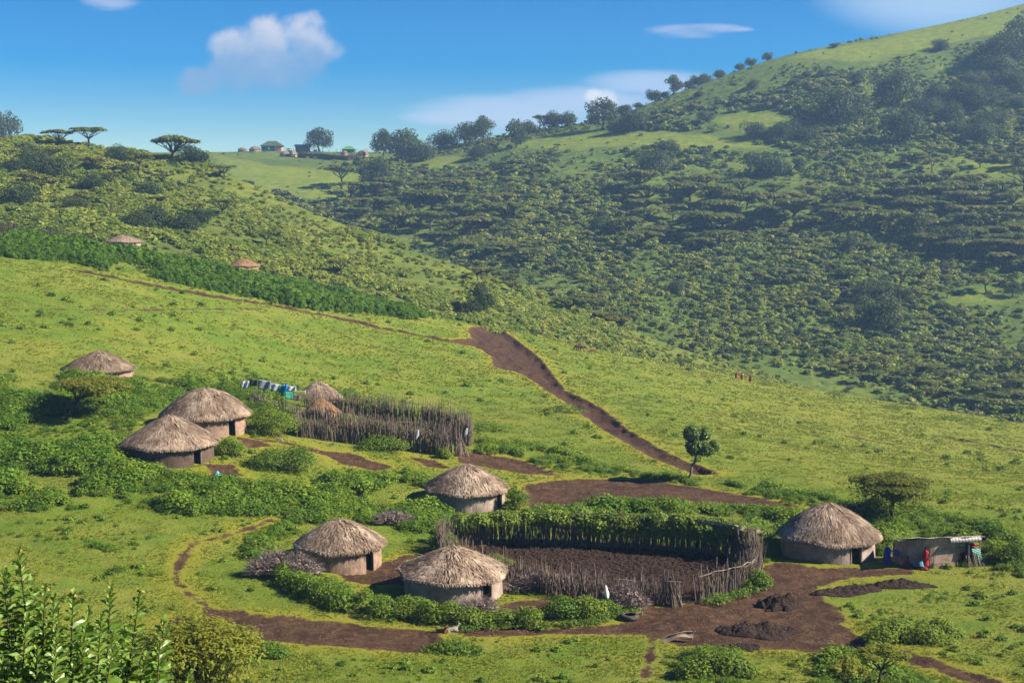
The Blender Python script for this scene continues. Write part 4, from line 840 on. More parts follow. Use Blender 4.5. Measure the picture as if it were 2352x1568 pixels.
# ------------------------------------------------------------------ hedge around the front of the village
def strip(name, label, line, wd, hgt, n, leaf, mat, cat='hedge', z0=0.0, rz=1.0, world=None, jz=.25):
    w_ = wpoly(line, False, 8) if world is None else world; seg = np.hypot(*(np.diff(w_, axis=0).T)); cum = np.concatenate([[0], np.cumsum(seg)]); B = []
    for s in np.arange(0, cum[-1], wd * .55):
        x = np.interp(s, cum, w_[:, 0]) + rng.normal() * wd * .15; y = np.interp(s, cum, w_[:, 1]) + rng.normal() * wd * .15; h = hgt * rng.uniform(1 - jz, 1 + jz); r = wd * rng.uniform(.45, .75)
        B.append((x, y, float(H(x, y)) + z0 + h * .35, r, r, h * .65))
    o = np.array([w_[0][0], w_[0][1], float(H(w_[0][0], w_[0][1]))]); B = [(b[0] - o[0], b[1] - o[1], b[2] - o[2], *b[3:]) for b in B]
    mb = MB(); cloud(mb, B, n, leaf, fill=.45, up=.4, low=-.3); ob = mb.build(name, M[mat], None, loc=o); tag(ob, label, cat); return ob
strip('hedge', 'green hedge running down from the dead brush to the corral front', [(640,1338),(700,1362),(760,1385),(850,1405),(950,1422),(1040,1432),(1150,1436),(1250,1432)], 1.7, 1.35, 15000, .115, 'bush')
strip('grass_verge', 'bright low plants along the foot of the hedge', [(1060,1446),(1200,1442),(1330,1436),(1440,1412),(1475,1395)], .9, .4, 2200, .11, 'creeper', 'plants')
strip('grass_verge', 'bright low plants along the outside of the corral right of the gate', [(1620,1388),(1680,1372),(1740,1352),(1765,1335)], 1.1, .45, 1600, .12, 'creeper', 'plants')
# creeper over the back of the corral, thick on top of the sticks and hanging down inside
strip('creeper', 'thick creeper draped over the top of the back fence of the round corral', [(1060,1252),(1110,1248),(1200,1246),(1300,1250),(1400,1254),(1500,1258),(1600,1264),(1690,1274)], 1.6, 1.0, 9000, .17, 'creeper', 'creeper', z0=1.75, jz=.35)
strip('creeper', 'dark creeper hanging down the sunless inner face of the corral fence', [(1330,1256),(1420,1260),(1500,1264),(1600,1270),(1670,1282)], .7, 1.3, 2600, .16, 'bush', 'creeper', z0=.8)
# lean-to roof inside the right back corner of the corral
w_ = wpoly([(1290,1250),(1420,1254),(1540,1259),(1640,1268),(1700,1278),(1718,1286)], False, 8); c0 = w_[len(w_) // 2]; o = np.array([c0[0], c0[1], float(H(c0[0], c0[1]))])
root = thing('lean_to', 'low lean-to roof overgrown with green along the back right of the corral', 'shelter', tuple(o)); mb = MB(); V = []
for i, p in enumerate(w_):
    d_ = np.array([16.0, 108.0]) - p; d_ /= np.linalg.norm(d_)
    z = float(H(p[0], p[1])); V += [(p[0] - d_[0] * 1.6, p[1] - d_[1] * 1.6, z + 2.15), (p[0] + d_[0] * .9, p[1] + d_[1] * .9, z + 2.75), (p[0] + d_[0] * .9, p[1] + d_[1] * .9, z + 2.5), (p[0] - d_[0] * 1.6, p[1] - d_[1] * 1.6, z + 1.95)]
V = np.array(V) - o; n_ = len(w_); mb.add(V, [q for i in range(n_ - 1) for q in [(4*i, 4*i+4, 4*i+5, 4*i+1), (4*i+1, 4*i+5, 4*i+6, 4*i+2), (4*i+2, 4*i+6, 4*i+7, 4*i+3), (4*i+3, 4*i+7, 4*i+4, 4*i)]] + [(0,1,2,3), (4*n_-1, 4*n_-2, 4*n_-3, 4*n_-4)]); mb.build('thatch_roof', M['thatch'], root)
for i in range(0, n_, 4):
    p = w_[i]; MB().tube([(V[4*i+1][0], V[4*i+1][1], V[4*i+1][2] - 2.9), (V[4*i+1][0], V[4*i+1][1], V[4*i+1][2] - .1)], .05, 6).build('post', M['stick'], root)
mb = MB(); B = []
for i in range(n_ - 1):
    for q in range(3): m_ = (V[4*i] * (1 - q / 3) + V[4*i+1] * q / 3) ; B.append((m_[0], m_[1], m_[2] + .05, .9, .9, .26))
for i in range(n_ - 1):
    e_ = V[4*i]; B.append((e_[0], e_[1], e_[2] - .25, .55, .55, .5 + .35 * rng.random()))
e_ = V[4*(n_-1)]; f_ = V[4*(n_-1)+1]
for q in range(5): m_ = e_ * (1 - q / 4) + f_ * q / 4; B.append((m_[0] + .15, m_[1], m_[2] - .05, .6, .5, .35))
cloud(mb, B, 9500, .12, fill=.8, up=.8, low=-.3); mb.build('overgrowth', M['creeper'], root)
# ------------------------------------------------------------------ undergrowth
weedp = [proto(M['weed'], [(0,0,.28,.42,.42,.34),(.3,.1,.2,.3,.3,.25),(-.25,.2,.22,.3,.3,.28)], 260, .072, fill=.8, up=.55) for _ in range(5)] + [proto(M['creeper'], [(0,0,.22,.45,.45,.26),(.3,.1,.2,.3,.3,.2)], 240, .065, fill=.8, up=.5)]
weedt = [proto(M['weed2'], [(0,0,.55,.4,.4,.6),(.25,.1,.4,.3,.3,.45)], 130, .13, fill=.75, up=.4, asp=2.0) for _ in range(3)]
WD = [([(0,852),(140,860),(320,868),(420,882),(560,892),(640,905),(665,950),(640,985),(575,1010),(560,940),(480,890),(380,925),(285,1010),(300,1070),(480,1100),(560,1108),(720,1145),(735,1100),(800,1088),(980,1085),(1010,1150),(1060,1190),(1010,1235),(960,1235),(905,1215),(860,1200),(700,1205),(690,1235),(585,1290),(560,1250),(640,1190),(540,1192),(300,1165),(100,1170),(-80,1165),(-80,860)], 3.0, 1.25, 0),
 ([(1090,1005),(1200,1015),(1320,1045),(1400,1068),(1500,1088),(1600,1100),(1700,1110),(1900,1140),(2000,1165),(2140,1178),(2352,1212),(2450,1230),(2450,1265),(2352,1262),(2200,1222),(2050,1215),(1930,1180),(1820,1160),(1700,1138),(1560,1112),(1400,1092),(1290,1085),(1180,1050),(1090,1045)], 2.6, 1.2, 0),
 ([(1200,1180),(1290,1160),(1500,1162),(1700,1168),(1850,1172),(1930,1180),(2040,1215),(2200,1225),(2352,1262),(2352,1320),(2270,1300),(2085,1215),(2070,1290),(2020,1280),(2010,1240),(1880,1180),(1790,1230),(1790,1290),(1745,1290),(1740,1240),(1600,1228),(1400,1215),(1250,1210)], 3.0, 1.35, 0),
 ([(1520,1502),(1600,1488),(1700,1492),(1760,1520),(1850,1505),(1950,1498),(2050,1530),(2150,1568),(2150,1620),(1500,1620),(1560,1560)], 2.5, 1.0, 0),
 ([(960,1240),(1040,1200),(1100,1200),(1060,1240),(1000,1275)], 2.5, 1.0, 0), ([(2050,1310),(2200,1315),(2352,1300),(2352,1330),(2240,1322),(2060,1318)], 1.0, .5, 0),
 ([(1880,1395),(2000,1390),(2100,1350),(2200,1370),(2100,1400),(2080,1440),(2000,1450),(1920,1420)], 1.5, .55, 0), ([(60,1255),(130,1225),(230,1245),(300,1270),(250,1290),(150,1275)], 1.6, .8, 0), ([(510,1185),(560,1190),(600,1208),(560,1210)], 1.6, .8, 0),
 ([(640,1500),(900,1510),(1100,1490),(1500,1500),(1520,1600),(600,1600)], 1.3, .34, 0), ([(0,1180),(300,1190),(420,1260),(380,1330),(100,1330),(-60,1300)], .25, .5, 0), ([(560,925),(700,955),(760,1000),(690,1010),(640,960)], 2.0, 1.0, 0), ([(700,1012),(760,1018),(900,1040),(860,1048),(730,1030)], 1.6, .8, 0), ([(560,860),(900,915),(900,935),(700,905),(540,885)], .9, .7, 0)]
LA = hit(146, 962); X, Y, S = [], [], []
for poly, dn, hgt, _ in WD:
    x, y, s = sample(poly, dn * 1.1, avoid=.0); m = clear(x, y, .35) & (fbm(x, y, 5.5, 3, 66) > -.15) & (np.hypot(x - LA[0], y - LA[1] + 1.2) > 2.6); x, y, s = x[m], y[m], s[m]; X.append(x); Y.append(y)
    S.append(hgt * np.clip(.45 + s * .5, .4, 1.15) * rng.uniform(.6, 1.35, len(x)) * np.clip(.95 + 1.1 * fbm(x, y, 4, 3, 55), .3, 1.8))
X = np.concatenate(X); Y = np.concatenate(Y); S = np.concatenate(S); S *= np.where(((X - LA[0] - 1.5) / 5) ** 2 + ((Y - LA[1] + 4) / 6) ** 2 < 1, .35, 1)
scatter('undergrowth', np.stack([X, Y, H(X, Y) - .05], 1), weedp, np.stack([S * 1.25, S * 1.25, S], 1) * 1.05, 'dense green weeds and nettles growing round the huts')
x, y, s = sample([(-100,541),(0,543),(180,560),(245,577),(330,575),(500,602),(620,633),(760,660),(900,695),(998,728),(960,738),(840,722),(700,712),(600,692),(480,668),(350,640),(285,600),(250,625),(160,605),(0,592),(-100,590)], 1.5, avoid=.2, jag=.8)
m = clear(x, y, .3); x, y, s = x[m], y[m], s[m]; S = rng.uniform(.6, 1.4, len(x)) * np.clip(.45 + s * .16, .35, 1.1) * np.clip(1 + fbm(x, y, 7, 3, 12) * .8, .6, 1.4); hx, hy, _ = hit(283, 575); S *= np.where((np.hypot(x - hx, y - hy) < 9), .35, 1)
scatter('tall_weeds', np.stack([x, y, H(x, y) - .05], 1), weedt, np.stack([S * 1.5, S * 1.5, S * 1.1], 1), 'band of tall dark green weeds along the crest of the slope')
# ------------------------------------------------------------------ grass tufts on the slopes
tuf = [tuftp(M['tuft'], 26, .16, .16, .028) for _ in range(3)] + [proto(M['tuft'], [(0,0,.05,.22,.22,.09)], 34, .085, fill=.6, up=.8)]
n = 250000; a = rng.uniform(-.47, .47, n); y = 62 * np.exp(rng.random(n) * math.log(318 / 62)); x = a * y; ok = (y < np.interp(a, *tc) + 2)
d = bil(SD, x, y); cl = fbm(x, y, 1.6, 3, 91) * .8 + fbm(x, y, 12, 2, 92) * .3; ok &= (d < -.35) & ((cl > -.08) | (rng.random(n) < .45)) & clear(x, y, .1); x, y, cl = x[ok], y[ok], cl[ok]
S = np.clip(.55 + cl * .7, .35, 1.1) * rng.uniform(.5, 1.2, len(x)) * np.clip(y / 130, .8, 1.7)
scatter('grass', np.stack([x, y, H(x, y) - .01], 1), tuf, S, 'short tussocky grass covering the slopes')
# dark leafy tussocks dotted over the pasture
dk = [proto(M['bush'], [(0,0,.12,.34,.34,.2)], 60, .12, fill=.6, up=.7) for _ in range(3)]
n = 30000; a = rng.uniform(-.47, .47, n); y = 62 * np.exp(rng.random(n) ** .8 * math.log(300 / 62)); x = a * y; cl = fbm(x, y, 2.5, 3, 191) * .7 + fbm(x, y, 18, 2, 192) * .5; d = bil(SD, x, y)
ok = (y < np.interp(a, *tc)) & (d < -.8) & (rng.random(n) < np.clip(.03 + cl * .6, .01, .4) * np.where((y > 140) & (x > 10), .35, np.where(y < 112, 1.9, 1))) & clear(x, y); x, y = x[ok], y[ok]
S = rng.uniform(.45, 1.3, len(x)) ** 1.5 * np.clip(y / 120, .9, 1.6)
scatter('low_herbs', np.stack([x, y, H(x, y) - .02], 1), dk, S, 'low dark green herb clumps dotted over the pasture')
# ------------------------------------------------------------------ scrub on the hills
sb = [proto(M['scrub'], [(0,0,.32,.5,.5,.42),(rng.normal()*.25,rng.normal()*.25,.3,.35,.35,.38)], 100, .20, fill=.5, up=.35) for _ in range(4)]
sb += [proto(M['acacia'], [(0,0,.78,.62,.6,.13),(.3,.2,.66,.4,.4,.1)], 120, .19, fill=.9, up=.9)]
sd_ = [proto(M['dark'], [(0,0,.35,.5,.5,.5)], 90, .20, fill=.5, up=.3)]
n = 290000; a = rng.uniform(-.47, .47, n); y = np.sqrt(rng.uniform(300 ** 2, 1010 ** 2, n)); x = a * y
wh = (bil((WW == 2) * 1.0, x, y) > .5) | ((bil((WW == 0) * 1.0, x, y) > .5) & (y > np.interp(a, *tc) + 14)); op = bil(fg, x, y) + fbm(x, y, 60, 3, 3) * 14; cl = fbm(x, y * .6, 45, 4, 61)
ok = wh & (y < np.interp(a, *tfs) + 2) & (y > np.interp(a, *tc) + 14) & (rng.random(n) < np.where(op > 0, .012, np.clip(.42 + cl * 1.3, .06, 1.0)))
ok &= ~((y > 780) & (op > -6) & (rng.random(n) < .8)); ok &= ~((y > 845) & (x / y < -.08) & (rng.random(n) < .97))
x, y, cl = x[ok], y[ok], cl[ok]; S = (.9 + 3.6 * rng.random(len(x)) ** 2.6) * np.clip(1 + cl * .6, .7, 1.5) * np.clip(y / 650, .75, 1.1)
S[y > 860] *= .5
print('far scrub', len(x))
scatter('hillside_scrub', np.stack([x, y, H(x, y) - .1], 1), sb + sd_, np.stack([S * 1.15, S * 1.15, S * .9], 1), 'scrub of bushes covering the far hill')
sl_ = [proto(M['scrubl'], [(0,0,.3,.5,.5,.4),(rng.normal()*.25,rng.normal()*.25,.3,.35,.35,.36)], 110, .17, fill=.5, up=.4) for _ in range(4)]
n = 68000; a = rng.uniform(-.47, .45, n); y = np.sqrt(rng.uniform(290 ** 2, 545 ** 2, n)); x = a * y
wh = bil((WW == 1) * 1.0, x, y) > .5; cl = fbm(x, y, 22, 4, 161); ok = wh & (y < np.interp(a, *tls) + 1) & (rng.random(n) < np.clip(.42 + cl * 1.2 - (x / y + .1) * .4, .08, 1)); x, y, cl = x[ok], y[ok], cl[ok]
S = rng.uniform(1.0, 3.0, len(x)) * np.clip(1 + cl * .8, .7, 1.6) * np.clip(1.15 - (x / y + .3) * .9, .6, 1.2); print('left scrub', len(x))
scatter('hillside_scrub', np.stack([x, y, H(x, y) - .1], 1), sl_, np.stack([S * 1.15, S * 1.15, S * .85], 1), 'yellow green scrub covering the left hill')
# ------------------------------------------------------------------ glossy bush at the viewer's feet
def leafshape(mb, p, d, up, L, W, tint):
    d = d / np.linalg.norm(d); s = np.cross(d, up); s /= np.linalg.norm(s) + 1e-9; n = np.cross(s, d)
    c = rng.uniform(-.2, .25)
    mid = [p, p + d * L * .38 + n * L * c * .10, p + d * L * .72 + n * L * c * .04, p + d * L - n * L * c * .22]
    k = W / 2; f = W * .22
    v = [mid[0], mid[1], mid[2], mid[3], mid[1] + s * k * .75 + n * f, mid[2] + s * k + n * f, mid[1] - s * k * .75 + n * f, mid[2] - s * k + n * f, mid[3] + s * k * .25 - d * L * .05, mid[3] - s * k * .25 - d * L * .05]
    mb.add(v, [(1, 4, 5, 2), (2, 7, 6, 1), (2, 5, 8, 3), (3, 9, 7, 2)], [(0, 4, 1), (1, 6, 0)], tint=tint)
BD = 6.5; kb = BD / F; bx, by, bz = P(120, 1568, BD); gz = float(H(-2.1, BD))
root = thing('glossy_bush', 'leafy bush with glossy rounded leaves and yellow tipped shoots at the lower left corner', 'bush', (bx, by, gz)); O = np.array([bx, by, gz])
tips = [(42,1262,0),(72,1330,.1),(104,1348,0),(168,1362,-.1),(254,1348,0),(322,1356,.1),(205,1400,.2),(232,1415,-.2),(367,1472,0),(294,1518,.1),(437,1545,0),(20,1380,.2),(135,1400,.2),(60,1420,-.2),(285,1440,.2),(340,1540,.2),(15,1310,.15),(130,1440,-.3),(180,1450,.3)]
for u_, v_, d_ in list(tips):
    for q in range(1): tips.append((u_ + rng.uniform(-55, 60), v_ + rng.uniform(25, 120), d_ + rng.uniform(-.15, .15)))
for k in range(38): tips.append((rng.uniform(-60, 210), rng.uniform(1490, 1600), rng.uniform(-.5, .7)))
sb_ = MB(); lb = MB(); fb = MB()
for i, (u, v, dy) in enumerate(tips):
    T = np.array(P(u, v, BD + dy)) - O; base = np.array([T[0] * .22 - .12 + rng.normal() * .05, dy * .4, -.42])
    lean = rng.normal() * .09; m_ = base + (T - base) * .55 + np.array([lean, rng.normal() * .05, 0]); q_ = np.linspace(0, 1, 14)[:, None]
    pts = (1 - q_) ** 2 * base + 2 * q_ * (1 - q_) * m_ + q_ ** 2 * T; sb_.tube(pts, np.linspace(.011, .0028, 14), 5, tint=.3)
    Ls = np.linalg.norm(T - base); lenL = min(Ls * .7, .55 if i < 19 else .45); nl = int(lenL / .0105); az = rng.uniform(0, 6.28)
    for j in range(nl):
        s = 1 - (j + .3) / nl * lenL / Ls; p = (1 - s) ** 2 * base + 2 * s * (1 - s) * m_ + s ** 2 * T; tg = 2 * (1 - s) * (m_ - base) + 2 * s * (T - m_); tg /= np.linalg.norm(tg)
        az += 2.4; o_ = np.array([math.cos(az), math.sin(az), 0]); age = min(1, j / (nl * .35)); L = (.034 + .034 * age) * rng.uniform(.8, 1.2); dd = tg * (1.1 - .65 * age) + o_ * (.45 + .9 * age)
        leafshape(lb, p, dd, tg * .9 + o_ * -.3 + rng.normal(size=3) * .35, L, L * rng.uniform(.5, .68), rng.random() * .7 + .3 * (1 - age))
    if i in (0, 2, 3, 8, 5):
        for q in range(3): c = T + rng.normal(size=3) * .008; fb.add(c + np.array([(0,0,.008),(.007,0,-.004),(-.004,.006,-.004),(-.004,-.006,-.004)]), None, [(0,1,2),(0,2,3),(0,3,1),(1,3,2)])
sb_.build('branches', M['bark'], root); lb.build('leaves', M['glossy'], root); fb.build('flower_buds', M['flower'], root)

# ------------------------------------------------------------------ bodies grown from a skeleton
def body(name, J, E, mat, parent, sub=2, loc=None):
    me = bpy.data.meshes.new(name); me.from_pydata([j[0] for j in J], E, []); o = bpy.data.objects.new(name, me); COL.objects.link(o)
    md = o.modifiers.new('s', 'SKIN'); md.use_smooth_shade = True
    for i, j in enumerate(J): r = j[1] if not np.isscalar(j[1]) else (j[1], j[1]); me.skin_vertices[0].data[i].radius = r
    me.skin_vertices[0].data[0].use_root = True
    s = o.modifiers.new('u', 'SUBSURF'); s.levels = sub; s.render_levels = sub
    dg_ = bpy.context.evaluated_depsgraph_get(); m2 = bpy.data.meshes.new_from_object(o.evaluated_get(dg_)); o.modifiers.clear(); o.data = m2; m2.materials.clear(); m2.materials.append(mat)
    for p in m2.polygons: p.use_smooth = True
    if parent: o.parent = parent
    return o
M['skin'] = plain('dark_skin', (.045, .022, .013), (.07, .036, .022), 8, .55, spec=.4)
def cloth(name, a, b, sc=9, st=(1, 1, 6)): M[name] = plain(name, a, b, sc, .8, st, bstr=.5, bdist=.02, det=2); return name
cloth('blue_cloth', (.012, .012, .20), (.035, .03, .34)); cloth('red_cloth', (.28, .008, .010), (.42, .02, .02)); cloth('teal_cloth', (.02, .15, .24), (.05, .24, .34)); cloth('crimson_cloth', (.25, .008, .03), (.42, .02, .06)); cloth('white_cloth', (.55, .54, .53), (.78, .77, .76)); cloth('dark_red_cloth', (.12, .006, .012), (.24, .012, .02)); cloth('dark_cloth', (.015, .02, .03), (.03, .035, .05))
def human(parent, h=1.65, arms=None, sit=False, turn=0):
    s = h / 1.65
    if not sit:
        J = [((0,0,.88),(.13,.09)), ((0,0,1.10),(.115,.085)), ((0,0,1.32),(.145,.09)), ((0,0,1.42),(.055,.055)), ((0,-.005,1.50),(.068,.078)), ((0,0,1.60),(.066,.078)),
             ((.09,0,.80),.085), ((.10,-.01,.46),.055), ((.10,.02,.08),.035), ((.11,-.13,.035),.032), ((-.09,0,.80),.085), ((-.10,.0,.46),.055), ((-.10,.03,.08),.035), ((-.11,-.12,.035),.032)]
        E = [(0,1),(1,2),(2,3),(3,4),(4,5),(0,6),(6,7),(7,8),(8,9),(0,10),(10,11),(11,12),(12,13)]; sh = 1.34
    else:
        J = [((0,0,.14),(.15,.12)), ((0,-.04,.32),(.13,.10)), ((0,-.08,.52),(.14,.09)), ((0,-.12,.61),(.055,.055)), ((0,-.15,.68),(.068,.075)), ((0,-.16,.77),(.066,.075)),
             ((.10,-.12,.16),.09), ((.14,-.46,.24),.06), ((.15,-.78,.08),.04), ((.16,-.86,.10),.032), ((-.10,-.12,.16),.09), ((-.14,-.44,.26),.06), ((-.13,-.80,.08),.04), ((-.13,-.88,.10),.032)]
        E = [(0,1),(1,2),(2,3),(3,4),(4,5),(0,6),(6,7),(7,8),(8,9),(0,10),(10,11),(11,12),(12,13)]; sh = .53
    yb = J[2][0][1]
    for sgn, (el, ha) in zip((1, -1), arms):
        n = len(J); J.append(((sgn * .17, yb, sh), .05)); J.append((el, .038)); J.append((ha, .028)); E += [(2, n), (n, n + 1), (n + 1, n + 2)]
        d = np.array(ha) - np.array(el); d /= np.linalg.norm(d); sd_ = np.cross(d, (0, 0, 1)); sd_ /= np.linalg.norm(sd_) + 1e-9; palm = np.array(ha) + d * .07; m = len(J); J.append((tuple(palm), (.034, .018))); E.append((n + 2, m))
        for q, (of, ln) in enumerate([(-.03, .06), (-.01, .075), (.01, .08), (.03, .065)]):
            J.append((tuple(palm + sd_ * of + d * .03), .009)); J.append((tuple(palm + sd_ * of * 1.2 + d * (.03 + ln) - np.array([0, 0, .012])), .007)); E += [(m, len(J) - 2), (len(J) - 2, len(J) - 1)]
        J.append((tuple(palm - sd_ * .05 + d * .02), .009)); E.append((m, len(J) - 1))
    J = [(tuple(c * s for c in j[0]), tuple(r * s for r in j[1]) if not np.isscalar(j[1]) else j[1] * s) for j in J]
    o = body('body', J, E, M['skin'], parent, 2)
    hc = np.array(J[5][0]) + np.array([0, .012, .01]); mb = MB(); mb.lathe([(.072*s, -.03*s), (.080*s, .0), (.078*s, .03*s), (.055*s, .062*s), (.0, .078*s)], 14, tuple(hc)); mb.build('hair', M['void'], parent, smooth=True)
    mb = MB(); f = np.array(J[4][0])
    for sg in (-1, 1): mb.lathe([(0, -.008), (.011, 0), (0, .008)], 8, tuple(f + np.array([sg * .027, -.073, .035]) * s))
    mb.build('eyes', M['white_cloth'], parent); mb = MB(); mb.tube([f + np.array([0, -.072, .03]) * s, f + np.array([0, -.095, -.002]) * s], [.008, .015], 6); mb.tube([f + np.array([-.022, -.074, -.035]) * s, f + np.array([.022, -.074, -.035]) * s], .008, 5); mb.build('nose_and_mouth', M['skin'], parent, smooth=True)
    return o
def drape(name, rings, mat, parent, n=26, fold=.05, nf=9, seedk=0):
    """rings: (cx, cy, z, rx, ry); folds grow towards the hem"""
    mb = MB(); an = np.linspace(0, 2 * np.pi, n, endpoint=False); V = []
    for i, (cx, cy_, z, rx, ry) in enumerate(rings):
        f = 1 + fold * (i / (len(rings) - 1)) * np.sin(nf * an + seedk) ; V.append(np.stack([cx + rx * f * np.cos(an), cy_ + ry * f * np.sin(an), np.full(n, z) + .01 * np.sin(4 * an + seedk) * (i / len(rings))], 1))
    mb.add(np.concatenate(V), [(i * n + k, (i + 1) * n + k, (i + 1) * n + (k + 1) % n, i * n + (k + 1) % n) for i in range(len(rings) - 1) for k in range(n)]); return mb.build(name, M[mat], parent, smooth=True)
HANG = [((.24,.0,1.08),(.22,-.08,.86)), ((-.24,.0,1.08),(-.22,-.08,.86))]
def robe(parent, mat, s=1, low=.08, wide=1.0, k=0):
    return drape('robe', [(0,0,1.44*s,.07*s,.07*s),(0,0,1.40*s,.15*s,.10*s),(0,0,1.34*s,.22*s,.13*s),(0,.01,1.15*s,.25*wide*s,.17*s),(0,.01,.85*s,.26*wide*s,.19*wide*s),(0,.01,.5*s,.28*wide*s,.22*wide*s),(0,.01,low*s,.30*wide*s,.25*wide*s)], mat, parent, fold=.10, nf=8, seedk=k)
def person(u, v, label, rz=0, h=1.65, **k):
    x, y, z = hit(u, v) if 'D' not in k else P(u, v, k['D']); return thing('person', label, 'person', (x, y, z), rz), h
r, h = person(2037, 1296, 'person standing in a long deep blue robe, holding a blue basin out to the side', .2)
human(r, 1.62, [((.30,-.05,1.14),(.50,-.10,.98)), ((-.25,-.02,1.08),(-.24,-.12,.88))]); robe(r, 'blue_cloth', .98, .06); drape('shawl', [(0,0,1.43,.08,.08),(0,0,1.36,.20,.14),(.02,-.01,1.2,.25,.19),(.05,-.02,.95,.24,.20)], 'blue_cloth', r, fold=.12, nf=6, seedk=2)
mb = MB(); mb.lathe([(0,0),(.17,.0),(.20,.05),(.25,.13),(.26,.13),(.21,.045),(.175,.01),(0,.012)], 20); M['blue_plastic'] = plain('blue_plastic', (.01, .04, .22), (.015, .06, .30), 3, .35, spec=.5)
px_, py_, pz_ = r.location; b = mb.build('basin', M['blue_plastic'], None, True, (px_ + .66, py_ - .12, pz_ + .98)); b.rotation_euler = (R(75), 0, R(-15)); tag(b, 'round blue plastic basin held on its side by the person in blue', 'basin')
r, h = person(2126, 1306, 'person standing in a red cloak against the mud wall of the shack', -.3); r.location.y += .1
human(r, 1.66, HANG); robe(r, 'red_cloth', 1.0, .25, .8, 1)
r, h = person(2080, 1301, 'person in a crimson wrap sitting on the grass with legs stretched to the right', 1.0)
human(r, 1.6, [((.25,-.16,.33),(.16,-.36,.28)), ((-.25,-.16,.33),(-.14,-.36,.28))], sit=True); drape('wrap', [(0,-.1,.62,.08,.08),(0,-.08,.56,.20,.13),(0,-.05,.36,.24,.20),(0,-.08,.18,.30,.30),(0,-.16,.03,.33,.42)], 'crimson_cloth', r, fold=.10, nf=7)
r, h = person(2112, 1306, 'person in a teal shawl and dark red skirt sitting bent forward on the grass', .7)
human(r, 1.6, [((.24,-.20,.30),(.14,-.48,.22)), ((-.24,-.20,.30),(-.12,-.48,.22))], sit=True); drape('shawl', [(0,-.1,.64,.08,.08),(0,-.09,.57,.21,.14),(0,-.06,.38,.25,.21),(0,-.08,.26,.26,.26)], 'teal_cloth', r, fold=.1, nf=6); drape('skirt', [(0,-.10,.27,.24,.24),(0,-.22,.2,.30,.40),(0,-.26,.03,.34,.50)], 'dark_red_cloth', r, fold=.08, nf=8)
def walker(u, v, label, mat, bundle=False, k=0):
    r, h = person(u, v, label, -1.0); human(r, 1.65, HANG); robe(r, mat, 1.0, .42, 1.15, k)
    if bundle: o = drape('bundle', [(-.02,.2,1.46,.02,.02),(-.02,.2,1.42,.14,.12),(-.02,.2,1.30,.18,.15),(-.02,.2,1.2,.12,.10),(-.02,.2,1.17,.01,.01)], 'white_cloth', r)
    return r
walker(1691, 871, 'person in a bright red cloak walking on the crest, leftmost of three', 'red_cloth', k=1); walker(1704, 874, 'person in red carrying a white bundle on the back, middle of three on the crest', 'crimson_cloth', True, 2); walker(1723, 879, 'person in a dark red cloak walking on the crest, rightmost of three', 'dark_red_cloth', k=3)

